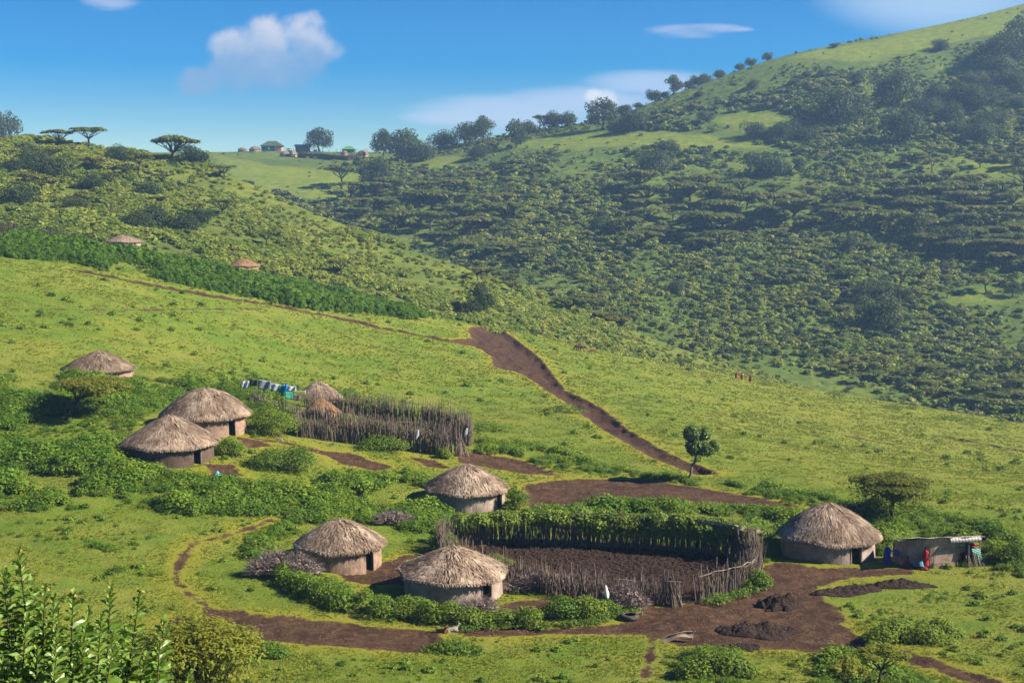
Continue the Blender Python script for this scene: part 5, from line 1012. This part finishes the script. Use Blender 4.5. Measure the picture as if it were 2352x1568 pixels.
# ------------------------------------------------------------------ animals
M['redhide'] = plain('red_brown_hide', (.14, .045, .02), (.24, .09, .04), 3, .7); M['tanhide'] = plain('tan_hide', (.28, .14, .07), (.42, .24, .13), 3, .7); M['darkhide'] = plain('dark_hide', (.035, .02, .018), (.11, .05, .035), 3, .7); M['whitehide'] = plain('white_and_grey_hide', (.14, .12, .10), (.42, .39, .34), 2.6, .7); M['horn'] = plain('horn', (.3, .27, .2), (.5, .46, .38), 8, .5)
def beast(name, loc, rz, s, mat, label, cat, pose='graze', group=None):
    root = thing(name, label, cat, loc, rz, group, s)          # faces -x, shoulder height about 1.3 for a cow at s = 1
    hd = {'graze': [(-.95,0,1.12),(-1.22,0,.62),(-1.34,0,.34),(-1.52,0,.10)], 'stand': [(-.95,0,1.28),(-1.20,0,1.50),(-1.36,0,1.52),(-1.62,0,1.36)], 'lie': [(-.9,0,.80),(-1.08,0,1.10),(-1.2,0,1.18),(-1.42,0,1.06)]}[pose]
    zb = 1.12 if pose != 'lie' else .42
    J = [((.72,0,zb),(.26,.26)), ((.30,0,zb-.04),(.31,.34)), ((-.25,0,zb-.05),(.31,.36)), ((-.68,0,zb+.0),(.25,.32)), (hd[0],(.15,.20)), (hd[1],(.11,.14)), (hd[2],(.11,.12)), (hd[3],(.07,.07))]
    E = [(i, i + 1) for i in range(7)]
    if pose != 'lie':
        for sy in (-1, 1):
            n = len(J); J += [((-.66, sy*.18, .80),.11), ((-.67, sy*.18, .45),.06), ((-.66, sy*.18, .16),.045), ((-.69, sy*.18, .03),.055)]; E += [(3, n), (n, n+1), (n+1, n+2), (n+2, n+3)]
            n = len(J); J += [((.70, sy*.18, .85),.15), ((.60, sy*.18, .60),.085), ((.82, sy*.18, .42),.055), ((.78, sy*.18, .14),.045), ((.75, sy*.18, .03),.055)]; E += [(0, n), (n, n+1), (n+1, n+2), (n+2, n+3), (n+3, n+4)]
    else:
        for sy in (-1, 1):
            n = len(J); J += [((-.80, sy*.22, .22),.09), ((-1.12, sy*.24, .12),.055), ((-.80, sy*.26, .06),.045)]; E += [(3, n), (n, n+1), (n+1, n+2)]
            n = len(J); J += [((.60, sy*.30, .25),.15), ((.25, sy*.36, .16),.07), ((.65, sy*.40, .08),.05), ((.35, sy*.42, .05),.045)]; E += [(0, n), (n, n+1), (n+1, n+2), (n+2, n+3)]
    n = len(J); J += [((.98,0,zb+.06),.05), ((1.04,0,zb-.30),.025), ((1.03,0,max(.06,zb-.66)),.04)]; E += [(0, n), (n, n+1), (n+1, n+2)]
    body('body', J, E, M[mat], root, 2)
    h2 = np.array(hd[1]); h3 = np.array(hd[2])
    for sy in (-1, 1):
        mb = MB(); c = h3 + (h2 - h3) * .5; mb.tube([c + (0, sy*.06, .06), c + (0, sy*.20, .16), c + (.0, sy*.22, .34)], [.035, .026, .008], 6); mb.build('horn', M['horn'], root, True)
        mb = MB(); mb.tube([c + (.02, sy*.09, .02), c + (.05, sy*.20, .02), c + (.05, sy*.30, -.03)], [.02, .05, .01], 6); mb.build('ear', M[mat], root, True)
    return root
hp = lambda u, v: hit(u, v)
beast('cow', hp(1331, 806), .15, .92, 'darkhide', 'dark brown cow grazing with head to the left on the far side of the slope', 'cow', group='cattle on the slope')
beast('cow', hp(1341, 808), -.5, .95, 'tanhide', 'tan cow standing half behind the dark brown one', 'cow', 'graze', 'cattle on the slope')
beast('cow', hp(1363, 812), .1, .66, 'redhide', 'small dark red calf grazing to the right of the two cows', 'calf', group='cattle on the slope')
beast('goat', hp(1013, 1452), 2.6, .42, 'redhide', 'reddish brown goat lying on the path below the hedge', 'goat', 'lie', 'goats resting on the path')
beast('goat', hp(1037, 1450), 3.4, .44, 'whitehide', 'white and grey goat lying on the path right of the brown one', 'goat', 'lie', 'goats resting on the path')

# ------------------------------------------------------------------ tyre, wood, heaps
M['rubber'] = plain('dusty_rubber', (.022, .018, .016), (.085, .068, .056), 4, .8)
x, y, z = hit(1447, 1424); mb = MB(); q = 40
pr = [(.36,.03),(.38,.0),(.52,-.01),(.62,.04),(.66,.12),(.66,.22),(.62,.30),(.52,.34),(.40,.33),(.36,.29),(.40,.26),(.58,.20),(.58,.12),(.40,.06),(.36,.03)]
mb.lathe(pr, q); mb.build('_t', None); o = mb.build('tyre', M['rubber'], None, True, (x, y + .3, z + .02)); tag(o, 'big worn tyre lying flat on the bare ground beside the hedge', 'tyre')
mb = MB()
def trough():
    mb = MB(); L = np.linspace(0, 1, 16); V = []
    for t_ in L:
        c = np.array([-1.05 + 2.1 * t_, .0, .10 + .42 * math.sin(min(1, t_ * 1.15) * math.pi * .62) ** 1.2]); w_ = .20 + .04 * math.sin(t_ * 9)
        for a_ in np.linspace(-2.2, .9, 8): V.append(c + np.array([0, w_ * math.cos(a_), w_ * math.sin(a_) + .0]))
        for a_ in np.linspace(.9, -2.2, 8): V.append(c + np.array([0, (w_ - .05) * math.cos(a_), (w_ - .05) * math.sin(a_)]))
    mb.add(V, [(i * 16 + k, i * 16 + (k + 1) % 16, (i + 1) * 16 + (k + 1) % 16, (i + 1) * 16 + k) for i in range(15) for k in range(16)]); return mb
x, y, z = hit(1556, 1474); o = trough().build('hollow_log', M['wood'], None, True, (x, y, z)); o.rotation_euler = (0, 0, .12); tag(o, 'bent hollowed grey log propped on the bare ground at the bottom', 'log')
for u, v, h, lab in [(1590, 1468, .75, 'forked stick standing beside the hollowed log'), (1474, 1411, .55, 'short forked stump of a branch behind the tyre')]:
    x, y, z = hit(u, v); mb = MB(); mb.tube([(0,0,-.1),(.02,0,h*.5)], [.05,.045], 6); mb.tube([(.02,0,h*.5),(-.22,.02,h)], [.035,.02], 6); mb.tube([(.02,0,h*.5),(.18,-.02,h*.9)], [.035,.02], 6); mb.tube([(.0,0,h*.2),(.30,0,h*.35)], [.03,.02], 6)
    tag(mb.build('forked_branch', M['wood'], None, False, (x, y, z)), lab, 'branch')
M['dung'] = plain('dark_dung', (.010, .0055, .004), (.040, .022, .015), 7, .95, bstr=1.0, bdist=.12)
def heap(u, v, wpx, dep, hgt, label, n=70, seed=1, ang=0.0):
    x, y, z = hit(u, v); W = wpx * y / F / 2; g = np.linspace(-1.15, 1.15, n); gx, gy = np.meshgrid(g, g); r = np.hypot(gx, gy) + .45 * fbm(gx * 2, gy * 2, 1, 3, seed + 4)
    px = x + gx * W * math.cos(ang) - gy * dep * math.sin(ang); py = y + gy * dep * math.cos(ang) + gx * W * math.sin(ang)
    hh = hgt * np.clip(1 - r, 0, 1) ** .75 * (1 + .7 * fbm(px, py, .9, 4, seed)) + .26 * np.abs(fbm(px, py, .45, 3, seed + 9)) * np.clip((1 - r) * 4, 0, 1) + np.where(r < 1, 0.02, -.12)
    pzz = H(px, py) + hh; mb = MB(); mb.add(np.stack([px - x, py - y, pzz - z], -1).reshape(-1, 3), [(j * n + i, j * n + i + 1, (j + 1) * n + i + 1, (j + 1) * n + i) for j in range(n - 1) for i in range(n - 1) if max(r[j, i], r[j+1, i+1], r[j, i+1], r[j+1, i]) < 1.12])
    tag(mb.build('dung_heap', M['dung'], None, False, (x, y, z)), label, 'heap', 'dung heaps on the bare ground')
heap(1788, 1392, 92, 1.2, .95, 'peaked dark dung heap in the middle of the bare ground', seed=3)
heap(1742, 1452, 190, 1.5, .62, 'long lumpy dung heap, nearest to the viewer on the bare ground', seed=13, n=90)
heap(1945, 1362, 170, 1.0, .5, 'dark dung bank beside the grass below the shack, left of two', seed=23, n=80, ang=.2)
heap(2065, 1345, 160, .9, .45, 'dark dung bank beside the grass below the shack, right of two', seed=53, n=80, ang=.0)
heap(1705, 1486, 80, .6, .25, 'small spill of dung at the edge of the weeds at the bottom', seed=33)
heap(520, 1098, 85, .9, .3, 'dark rubbish heap by the door of the dark walled hut', seed=43)
# lumps strewn in the corral and grit on the bare earth
def lump():
    mb = MB(); v = np.array([(0,0,.7),(1,0,.1),(.3,.9,.15),(-.8,.5,.1),(-.8,-.6,.12),(.3,-.95,.1)]) * .1 * rng.uniform(.7, 1.2, (6, 1)); mb.add(v, None, [(0,1,2),(0,2,3),(0,3,4),(0,4,5),(0,5,1)]); return mb
lp = [lump().build('_l', M['dung']) for _ in range(3)]; M['stone'] = plain('pale_grit', (.12, .08, .06), (.26, .2, .16), 4, .95); lp2 = [lump().build('_l', M['stone']) for _ in range(2)]
x, y, s = sample([(1045,1255),(1150,1245),(1300,1250),(1500,1258),(1660,1275),(1725,1320),(1620,1385),(1400,1385),(1200,1350),(1080,1300)], 9, avoid=None, pad=-.3); S = rng.uniform(.5, 2.2, len(x)) ** 1.2
scatter('dung_lumps', np.stack([x, y, H(x, y)], 1), lp, S, 'trampled dung clods inside the round corral')
X = []; Y = []
for i in (0, 1, 2, 10, 11, 8): x, y, s = sample(DIRT[i], 1.6, avoid=None, pad=-.2); X.append(x); Y.append(y)
X = np.concatenate(X); Y = np.concatenate(Y)
scatter('gravel', np.stack([X, Y, H(X, Y)], 1), lp2 + [lump().build('_l', M['dung'])], rng.uniform(.25, .8, len(X)), 'small stones and clods on the bare earth')

# ------------------------------------------------------------------ cloths and sheets
def sheet(name, u0, v0, u1, v1, D, mat, label, cat, tilt=.0, skew=0, sag=.06, group=None, thick=.02, corr=0):
    a = np.array(P(u0, v0, D)); b = np.array(P(u1, v0 + skew, D)); c = np.array(P(u0, v1, D)); hgt = a[2] - c[2]; nx, ny = 16, 8; V = []
    for side in (0, 1):
        for j in range(ny):
            for i in range(nx):
                s = i / (nx - 1); t_ = j / (ny - 1); p = a + (b - a) * s + np.array([0, 0, -hgt * t_]); p[1] += -tilt * t_ * hgt + sag * math.sin(s * 9 + t_ * 3 + u0) * (0 if corr else 1) + (corr * math.sin(s * 40)) + side * thick; p[2] += sag * .6 * math.sin(s * 6 + u0) * (.5 + t_); V.append(p - a)
    q = []; N_ = nx * ny
    for j in range(ny - 1):
        for i in range(nx - 1): k = j * nx + i; q += [(k, k + nx, k + nx + 1, k + 1), (N_ + k, N_ + k + 1, N_ + k + nx + 1, N_ + k + nx)]
    for i in range(nx - 1): q += [(i, i + 1, N_ + i + 1, N_ + i), (N_ - nx + i, 2 * N_ - nx + i, 2 * N_ - nx + i + 1, N_ - nx + i + 1)]
    for j in range(ny - 1): k = j * nx; q += [(k, N_ + k, N_ + k + nx, k + nx), (k + nx - 1, k + 2 * nx - 1, N_ + k + 2 * nx - 1, N_ + k + nx - 1)]
    mb = MB(); mb.add(V, q); o = mb.build(name, M[mat], None, True, tuple(a)); return tag(o, label, cat, group)
M['silver'] = plain('pale_grey_sheet', (.42, .42, .46), (.62, .62, .66), 3, .5); M['greyc'] = plain('grey_sheet', (.20, .22, .22), (.34, .36, .36), 5, .6); M['bright_blue'] = plain('bright_blue_sheet', (.01, .16, .55), (.02, .22, .68), 3, .5); M['darkgreen'] = plain('dark_green_sheet', (.01, .16, .13), (.02, .22, .18), 6, .6); M['seagreen'] = plain('sea_green_iron', (.03, .26, .17), (.10, .40, .28), 4, .5, (1, 1, 10)); M['lime'] = plain('pale_yellow_green_panel', (.38, .45, .16), (.48, .55, .22), 3, .6); M['turq'] = plain('turquoise_plastic', (.06, .40, .50), (.15, .55, .62), 5, .4)
G = 'sheets hung beside the small hut'; DL = 163
sheet('hanging_sheet', 556, 875, 572, 892, DL, 'silver', 'small pale sheet at the left end of the hung row', 'sheet', group=G)
sheet('hanging_sheet', 573, 872, 591, 886, DL, 'dark_cloth', 'dark cloth between two pale sheets in the hung row', 'cloth', group=G)
sheet('hanging_sheet', 592, 871, 622, 894, DL, 'greyc', 'widest grey sheet of the hung row, with a white upper edge', 'sheet', group=G, skew=4)
sheet('hanging_sheet', 622, 880, 645, 898, DL, 'silver', 'shiny pale square sheet in the middle of the hung row', 'sheet', group=G, skew=3)
sheet('hanging_sheet', 640, 884, 668, 909, DL - .6, 'darkgreen', 'dark green sheet hanging under the bright blue one', 'sheet', group=G, skew=3)
sheet('hanging_sheet', 652, 884, 661, 898, DL - 1.2, 'bright_blue', 'small bright blue cloth in the hung row', 'cloth', group=G)
sheet('hanging_sheet', 661, 886, 680, 898, DL - .9, 'white_cloth', 'white cloth with a small hole, right of the bright blue one', 'cloth', group=G, skew=2)
sheet('iron_sheet', 655, 899, 678, 914, DL - 1.5, 'seagreen', 'ribbed sea green iron sheet leaning below the hung row', 'sheet', tilt=.4, group=G, skew=2, corr=.03)
sheet('panel', 673, 897, 702, 905, DL - 2, 'lime', 'pale yellow green panel at the right end of the hung row', 'panel', group=G, sag=.01)
sheet('plank_screen', 674, 906, 688, 920, DL - 2, 'wood', 'weathered plank screen under the pale yellow green panel', 'screen', group=G, sag=.01)
x0, x1 = P(552, 870, DL), P(690, 884, DL); mb = MB(); root = thing('washing_line', 'rope on thin poles carrying the hung sheets', 'line', (x0[0], DL + .1, float(H(x0[0], DL))), 0); zz0 = float(H(x0[0], DL))
mb.tube([(0, 0, x0[2] - zz0), ((x1[0] - x0[0]) / 2, 0, (x0[2] + x1[2]) / 2 - zz0 - .05), (x1[0] - x0[0], 0, x1[2] - zz0)], .02, 5); mb.build('rope', M['wood'], root)
for s in (0, .35, .7, 1): xx = (x1[0] - x0[0]) * s; MB().tube([(xx, .03, float(H(x0[0] + xx, DL)) - zz0 - .3), (xx, .03, (x0[2] * (1 - s) + x1[2] * s) - zz0 + .1)], .045, 6).build('pole', M['wood'], root)
for u_, v_, vv, lab in [(961, 986, 1040, 'white rag hung on the front of the upper stick fence'), (1073, 982, 1046, 'white rag hung on the right end of the upper stick fence')]:
    D_ = hit(u_, vv)[1] - .35; mb = MB(); mb.lathe([(0, 0), (.05, -.03), (.13, -.25), (.16, -.55), (.09, -.85), (.03, -1.05)], 12, jit=.22); o = mb.build('rag', M['silver'], None, True, P(u_, v_, D_)); o.scale = (1, .4, 1); o.rotation_euler = (0, R(14), 0); tag(o, lab, 'cloth')
x, y, z = hit(1393, 1416); zt_ = P(1391, 1343, y + .2)
mb = MB(); mb.lathe([(.0,.0),(.03,-.02),(.08,-.12),(.12,-.34),(.14,-.60),(.10,-.9)], 14, jit=.12); o = mb.build('white_cloth', M['white_cloth'], None, True, zt_); o.rotation_euler = (0, R(-8), 0); tag(o, 'white cloth draped to a point over the hedge before the corral', 'cloth')
x, y, z = hit(500, 1100); mb = MB(); B_ = [(0,0,.18,.34,.25,.16),(.22,0,.26,.2,.15,.2)]
mb.lathe([(0,.0),(.34,.02),(.40,.14),(.25,.25),(.10,.38),(.05,.52),(0,.50)], 12, jit=.18); o = mb.build('plastic_bag', M['turq'], None, True, (x, y, z + .25)); tag(o, 'turquoise plastic bag on the rubbish heap by the dark walled hut', 'bag')
x, y, z = hit(643, 1011); mb = MB(); mb.box((0, 0, .14), (.5, .25, .28)); o = mb.build('stone_block', M['whitehide'], None, False, (x, y, z)); md = o.modifiers.new('b', 'BEVEL'); md.width = .04; md.segments = 2; o.rotation_euler = (0, 0, .1); tag(o, 'pale stone block on the dirt between the hut and the upper fence', 'block')

# ------------------------------------------------------------------ the flat roofed shack
M['muds'] = wall_mat('cracked_mud_wall', (.24, .165, .13), (.40, .30, .24)); M['corg'] = plain('teal_corrugated', (.05, .14, .12), (.16, .26, .23), 3, .5, (1, 1, 1)); M['stripe'] = None
m, t = material('green_striped_sheet'); oc = t.new('ShaderNodeTexCoord').outputs['Object']; sp_ = t.new('ShaderNodeSeparateXYZ', ins={0: oc}); wv = t.m('SINE', t.m('MULTIPLY', t.m('ADD', sp_.outputs[2], t.m('MULTIPLY', sp_.outputs[0], .45)), 38)); finish(t, t.mix(t.m('GREATER_THAN', wv, .80), (.01, .17, .12), (.45, .6, .55)), .6); M['stripe'] = m
x, y, z = hit(2142, 1304); S0 = np.array([x, y, z]); root = thing('mud_shack', 'flat roofed shack of cracked mud with corrugated iron over its dark doorway', 'shack', (x, y, z), .2)
def prism(mb, pts, z0, z1):
    n = len(pts); v = [(p[0], p[1], z0) for p in pts] + [(p[0], p[1], (z1[i] if hasattr(z1, '__len__') else z1)) for i, p in enumerate(pts)]
    mb.add(v, [(i, (i + 1) % n, n + (i + 1) % n, n + i) for i in range(n)], None); mb.add([v[n + i] for i in range(n)], [(0, 1, 2, 3)] if n == 4 else None, None if n == 4 else [(0, i, i + 1) for i in range(1, n - 1)]); return mb
c_ = [(-.25 + .25 * math.cos(a_), .22 + .25 * math.sin(a_)) for a_ in (-2.2, -1.9, -1.6, -1.3)]
mb = MB(); prism(mb, [(-1.85, 1.3), (-.55, .16), (-.25, .0), (.1, -.06), (1.9, -.10), (1.9, 3.0), (-1.85, 3.0)], -.4, [1.95, 2.30, 2.34, 2.36, 2.34, 1.4, 1.4]); mb.build('wall', M['muds'], root)
mb = MB(); mb.box((.95, -.10, .22), (1.9, .08, .45)); mb.build('plinth', M['mudr'], root)
MB().box((3.0, 3.0, .5), (2.2, .1, 1.8)).box((3.95, 1.6, .4), (.08, 2.7, 1.7)).build('back_wall', M['darkwood'], root)
V = []; nx = 60
for sd2 in (0, 1):
    for j in range(3):
        for i in range(nx): s = i / (nx - 1); V.append((-2.05 + 6.2 * s, -.38 + 3.7 * j / 2 + .05 * math.sin(s * 23) * (j == 0), 2.55 - .14 * s - .52 * j + .03 * math.sin(s * 200) + .03 * math.sin(s * 17) - .03 * sd2))
q = []
for j in range(2):
    for i in range(nx - 1): k = j * nx + i; q += [(k, k + 1, k + nx + 1, k + nx), (3 * nx + k, 3 * nx + k + nx, 3 * nx + k + nx + 1, 3 * nx + k + 1)]
q += [(i, 3 * nx + i, 3 * nx + i + 1, i + 1) for i in range(nx - 1)]; mb = MB(); mb.add(V, q); mb.build('roof', M['greyiron'], root, True)
def panel(name, x0, x1, z0, z1, y0, y1, mat, par=root, corr=.02, fr=60, dx=0.0):
    V = []; n = 36
    for sd2 in (0, 1):
        for j in range(3):
            for i in range(n): s = i / (n - 1); t_ = j / 2; V.append((x0 + (x1 - x0) * s + dx * t_, y0 + (y1 - y0) * t_ + corr * math.sin(s * fr) + .025 * sd2, z1 + (z0 - z1) * t_))
    q = []
    for j in range(2):
        for i in range(n - 1): k = j * n + i; q += [(k, k + n, k + n + 1, k + 1), (3 * n + k, 3 * n + k + 1, 3 * n + k + n + 1, 3 * n + k + n)]
    q += [(i, i + 1, 3 * n + i + 1, 3 * n + i) for i in range(n - 1)] + [(2 * n + i, 5 * n + i, 5 * n + i + 1, 2 * n + i + 1) for i in range(n - 1)]
    mb = MB(); mb.add(V, q); return mb.build(name, M[mat], par, True)
panel('eave_sheet', 1.25, 3.85, 2.02, 2.46, -.30, -.52, 'greyiron', corr=.018); panel('iron_panel', 1.85, 2.75, 1.58, 2.02, -.18, -.20, 'corg')
MB().box((2.33, -.12, 1.42), (.9, .07, .16)).box((2.33, -.12, 1.22), (.9, .07, .14)).build('door_boards', M['wood'], root)
for xx, hh in ((1.96, 2.3), (2.74, 2.2), (3.88, 2.4)): MB().tube([(xx + .03, -.14, -.3), (xx, -.12, hh * .5), (xx + .02, -.13, hh)], [.06, .055, .045], 7).build('post', M['wood'], root)
MB().box((3.3, -.1, 1.62), (1.1, .3, .04)).build('shelf', M['dark_red_cloth'], root); MB().box((3.3, .1, 1.15), (1.1, .06, .5)).build('lower_boards', M['darkwood'], root); MB().box((2.35, .9, .6), (.9, .05, 2.2)).build('dark_interior', M['void'], root)  # last box: near-black board added behind the doorway as painted shade
SR = .2
def loc(dx, dy, dz): return (x + dx * math.cos(SR) - dy * math.sin(SR), y + dx * math.sin(SR) + dy * math.cos(SR), z + dz)
mb = MB(); mb.lathe([(.12, 1.0), (.15, .7), (.17, .3), (.14, 0)], 10, jit=.1); o = mb.build('dark_coat', M['dark_cloth'], None, True, loc(2.72, -.32, .98)); tag(o, 'dark cloth hanging beside the shack doorway', 'cloth')
mb = MB(); mb.lathe([(0, 0), (.26, .01), (.30, .09), (.16, .2), (0, .22)], 12, jit=.12); o = mb.build('folded_cloth', M['red_cloth'], None, True, loc(3.15, -.12, 1.645)); tag(o, 'crumpled red cloth on the shelf of the shack', 'cloth')
mb = MB()
for k in range(11): xx = 2.85 + rng.uniform(0, .62); mb.tube([(xx - .04 + rng.normal() * .1, -.75, 0), (xx + rng.normal() * .03 - .1, -.24, rng.uniform(.95, 1.25))], [.03, .02], 5, tint=rng.random())
o = mb.build('pole_bundle', M['stick'], None, False, loc(0, 0, 0)); o.rotation_euler.z = SR; tag(o, 'short firewood poles leaning beside the shack doorway', 'poles')
mb = MB(); mb.tube([(3.62, -.8, 0), (3.55, -.28, 1.1)], .03, 5, tint=1.); mb.tube([(3.75, -.75, 0), (3.60, -.3, .95)], .028, 5, tint=1.); o = mb.build('pale_pole', M['stick'], None, False, loc(0, 0, 0)); o.rotation_euler.z = SR; tag(o, 'two pale poles crossed in front of the green striped sheet', 'poles')
o = panel('striped_sheet', 3.15, 3.85, .25, 1.42, -.22, -.42, 'stripe', None, corr=.01, dx=.18); o.location = (x, y, z); o.rotation_euler.z = SR; tag(o, 'green sheet with pale stripes hung at the right end of the shack', 'sheet')
mb = MB(); mb.lathe([(0, 0), (.22, 0), (.25, .2), (.14, .33), (0, .36)], 10, jit=.1); o = mb.build('grain_sack', M['whitehide'], None, True, loc(4.0, -.45, -.02)); tag(o, 'pale sack on the ground under the green striped sheet', 'sack')
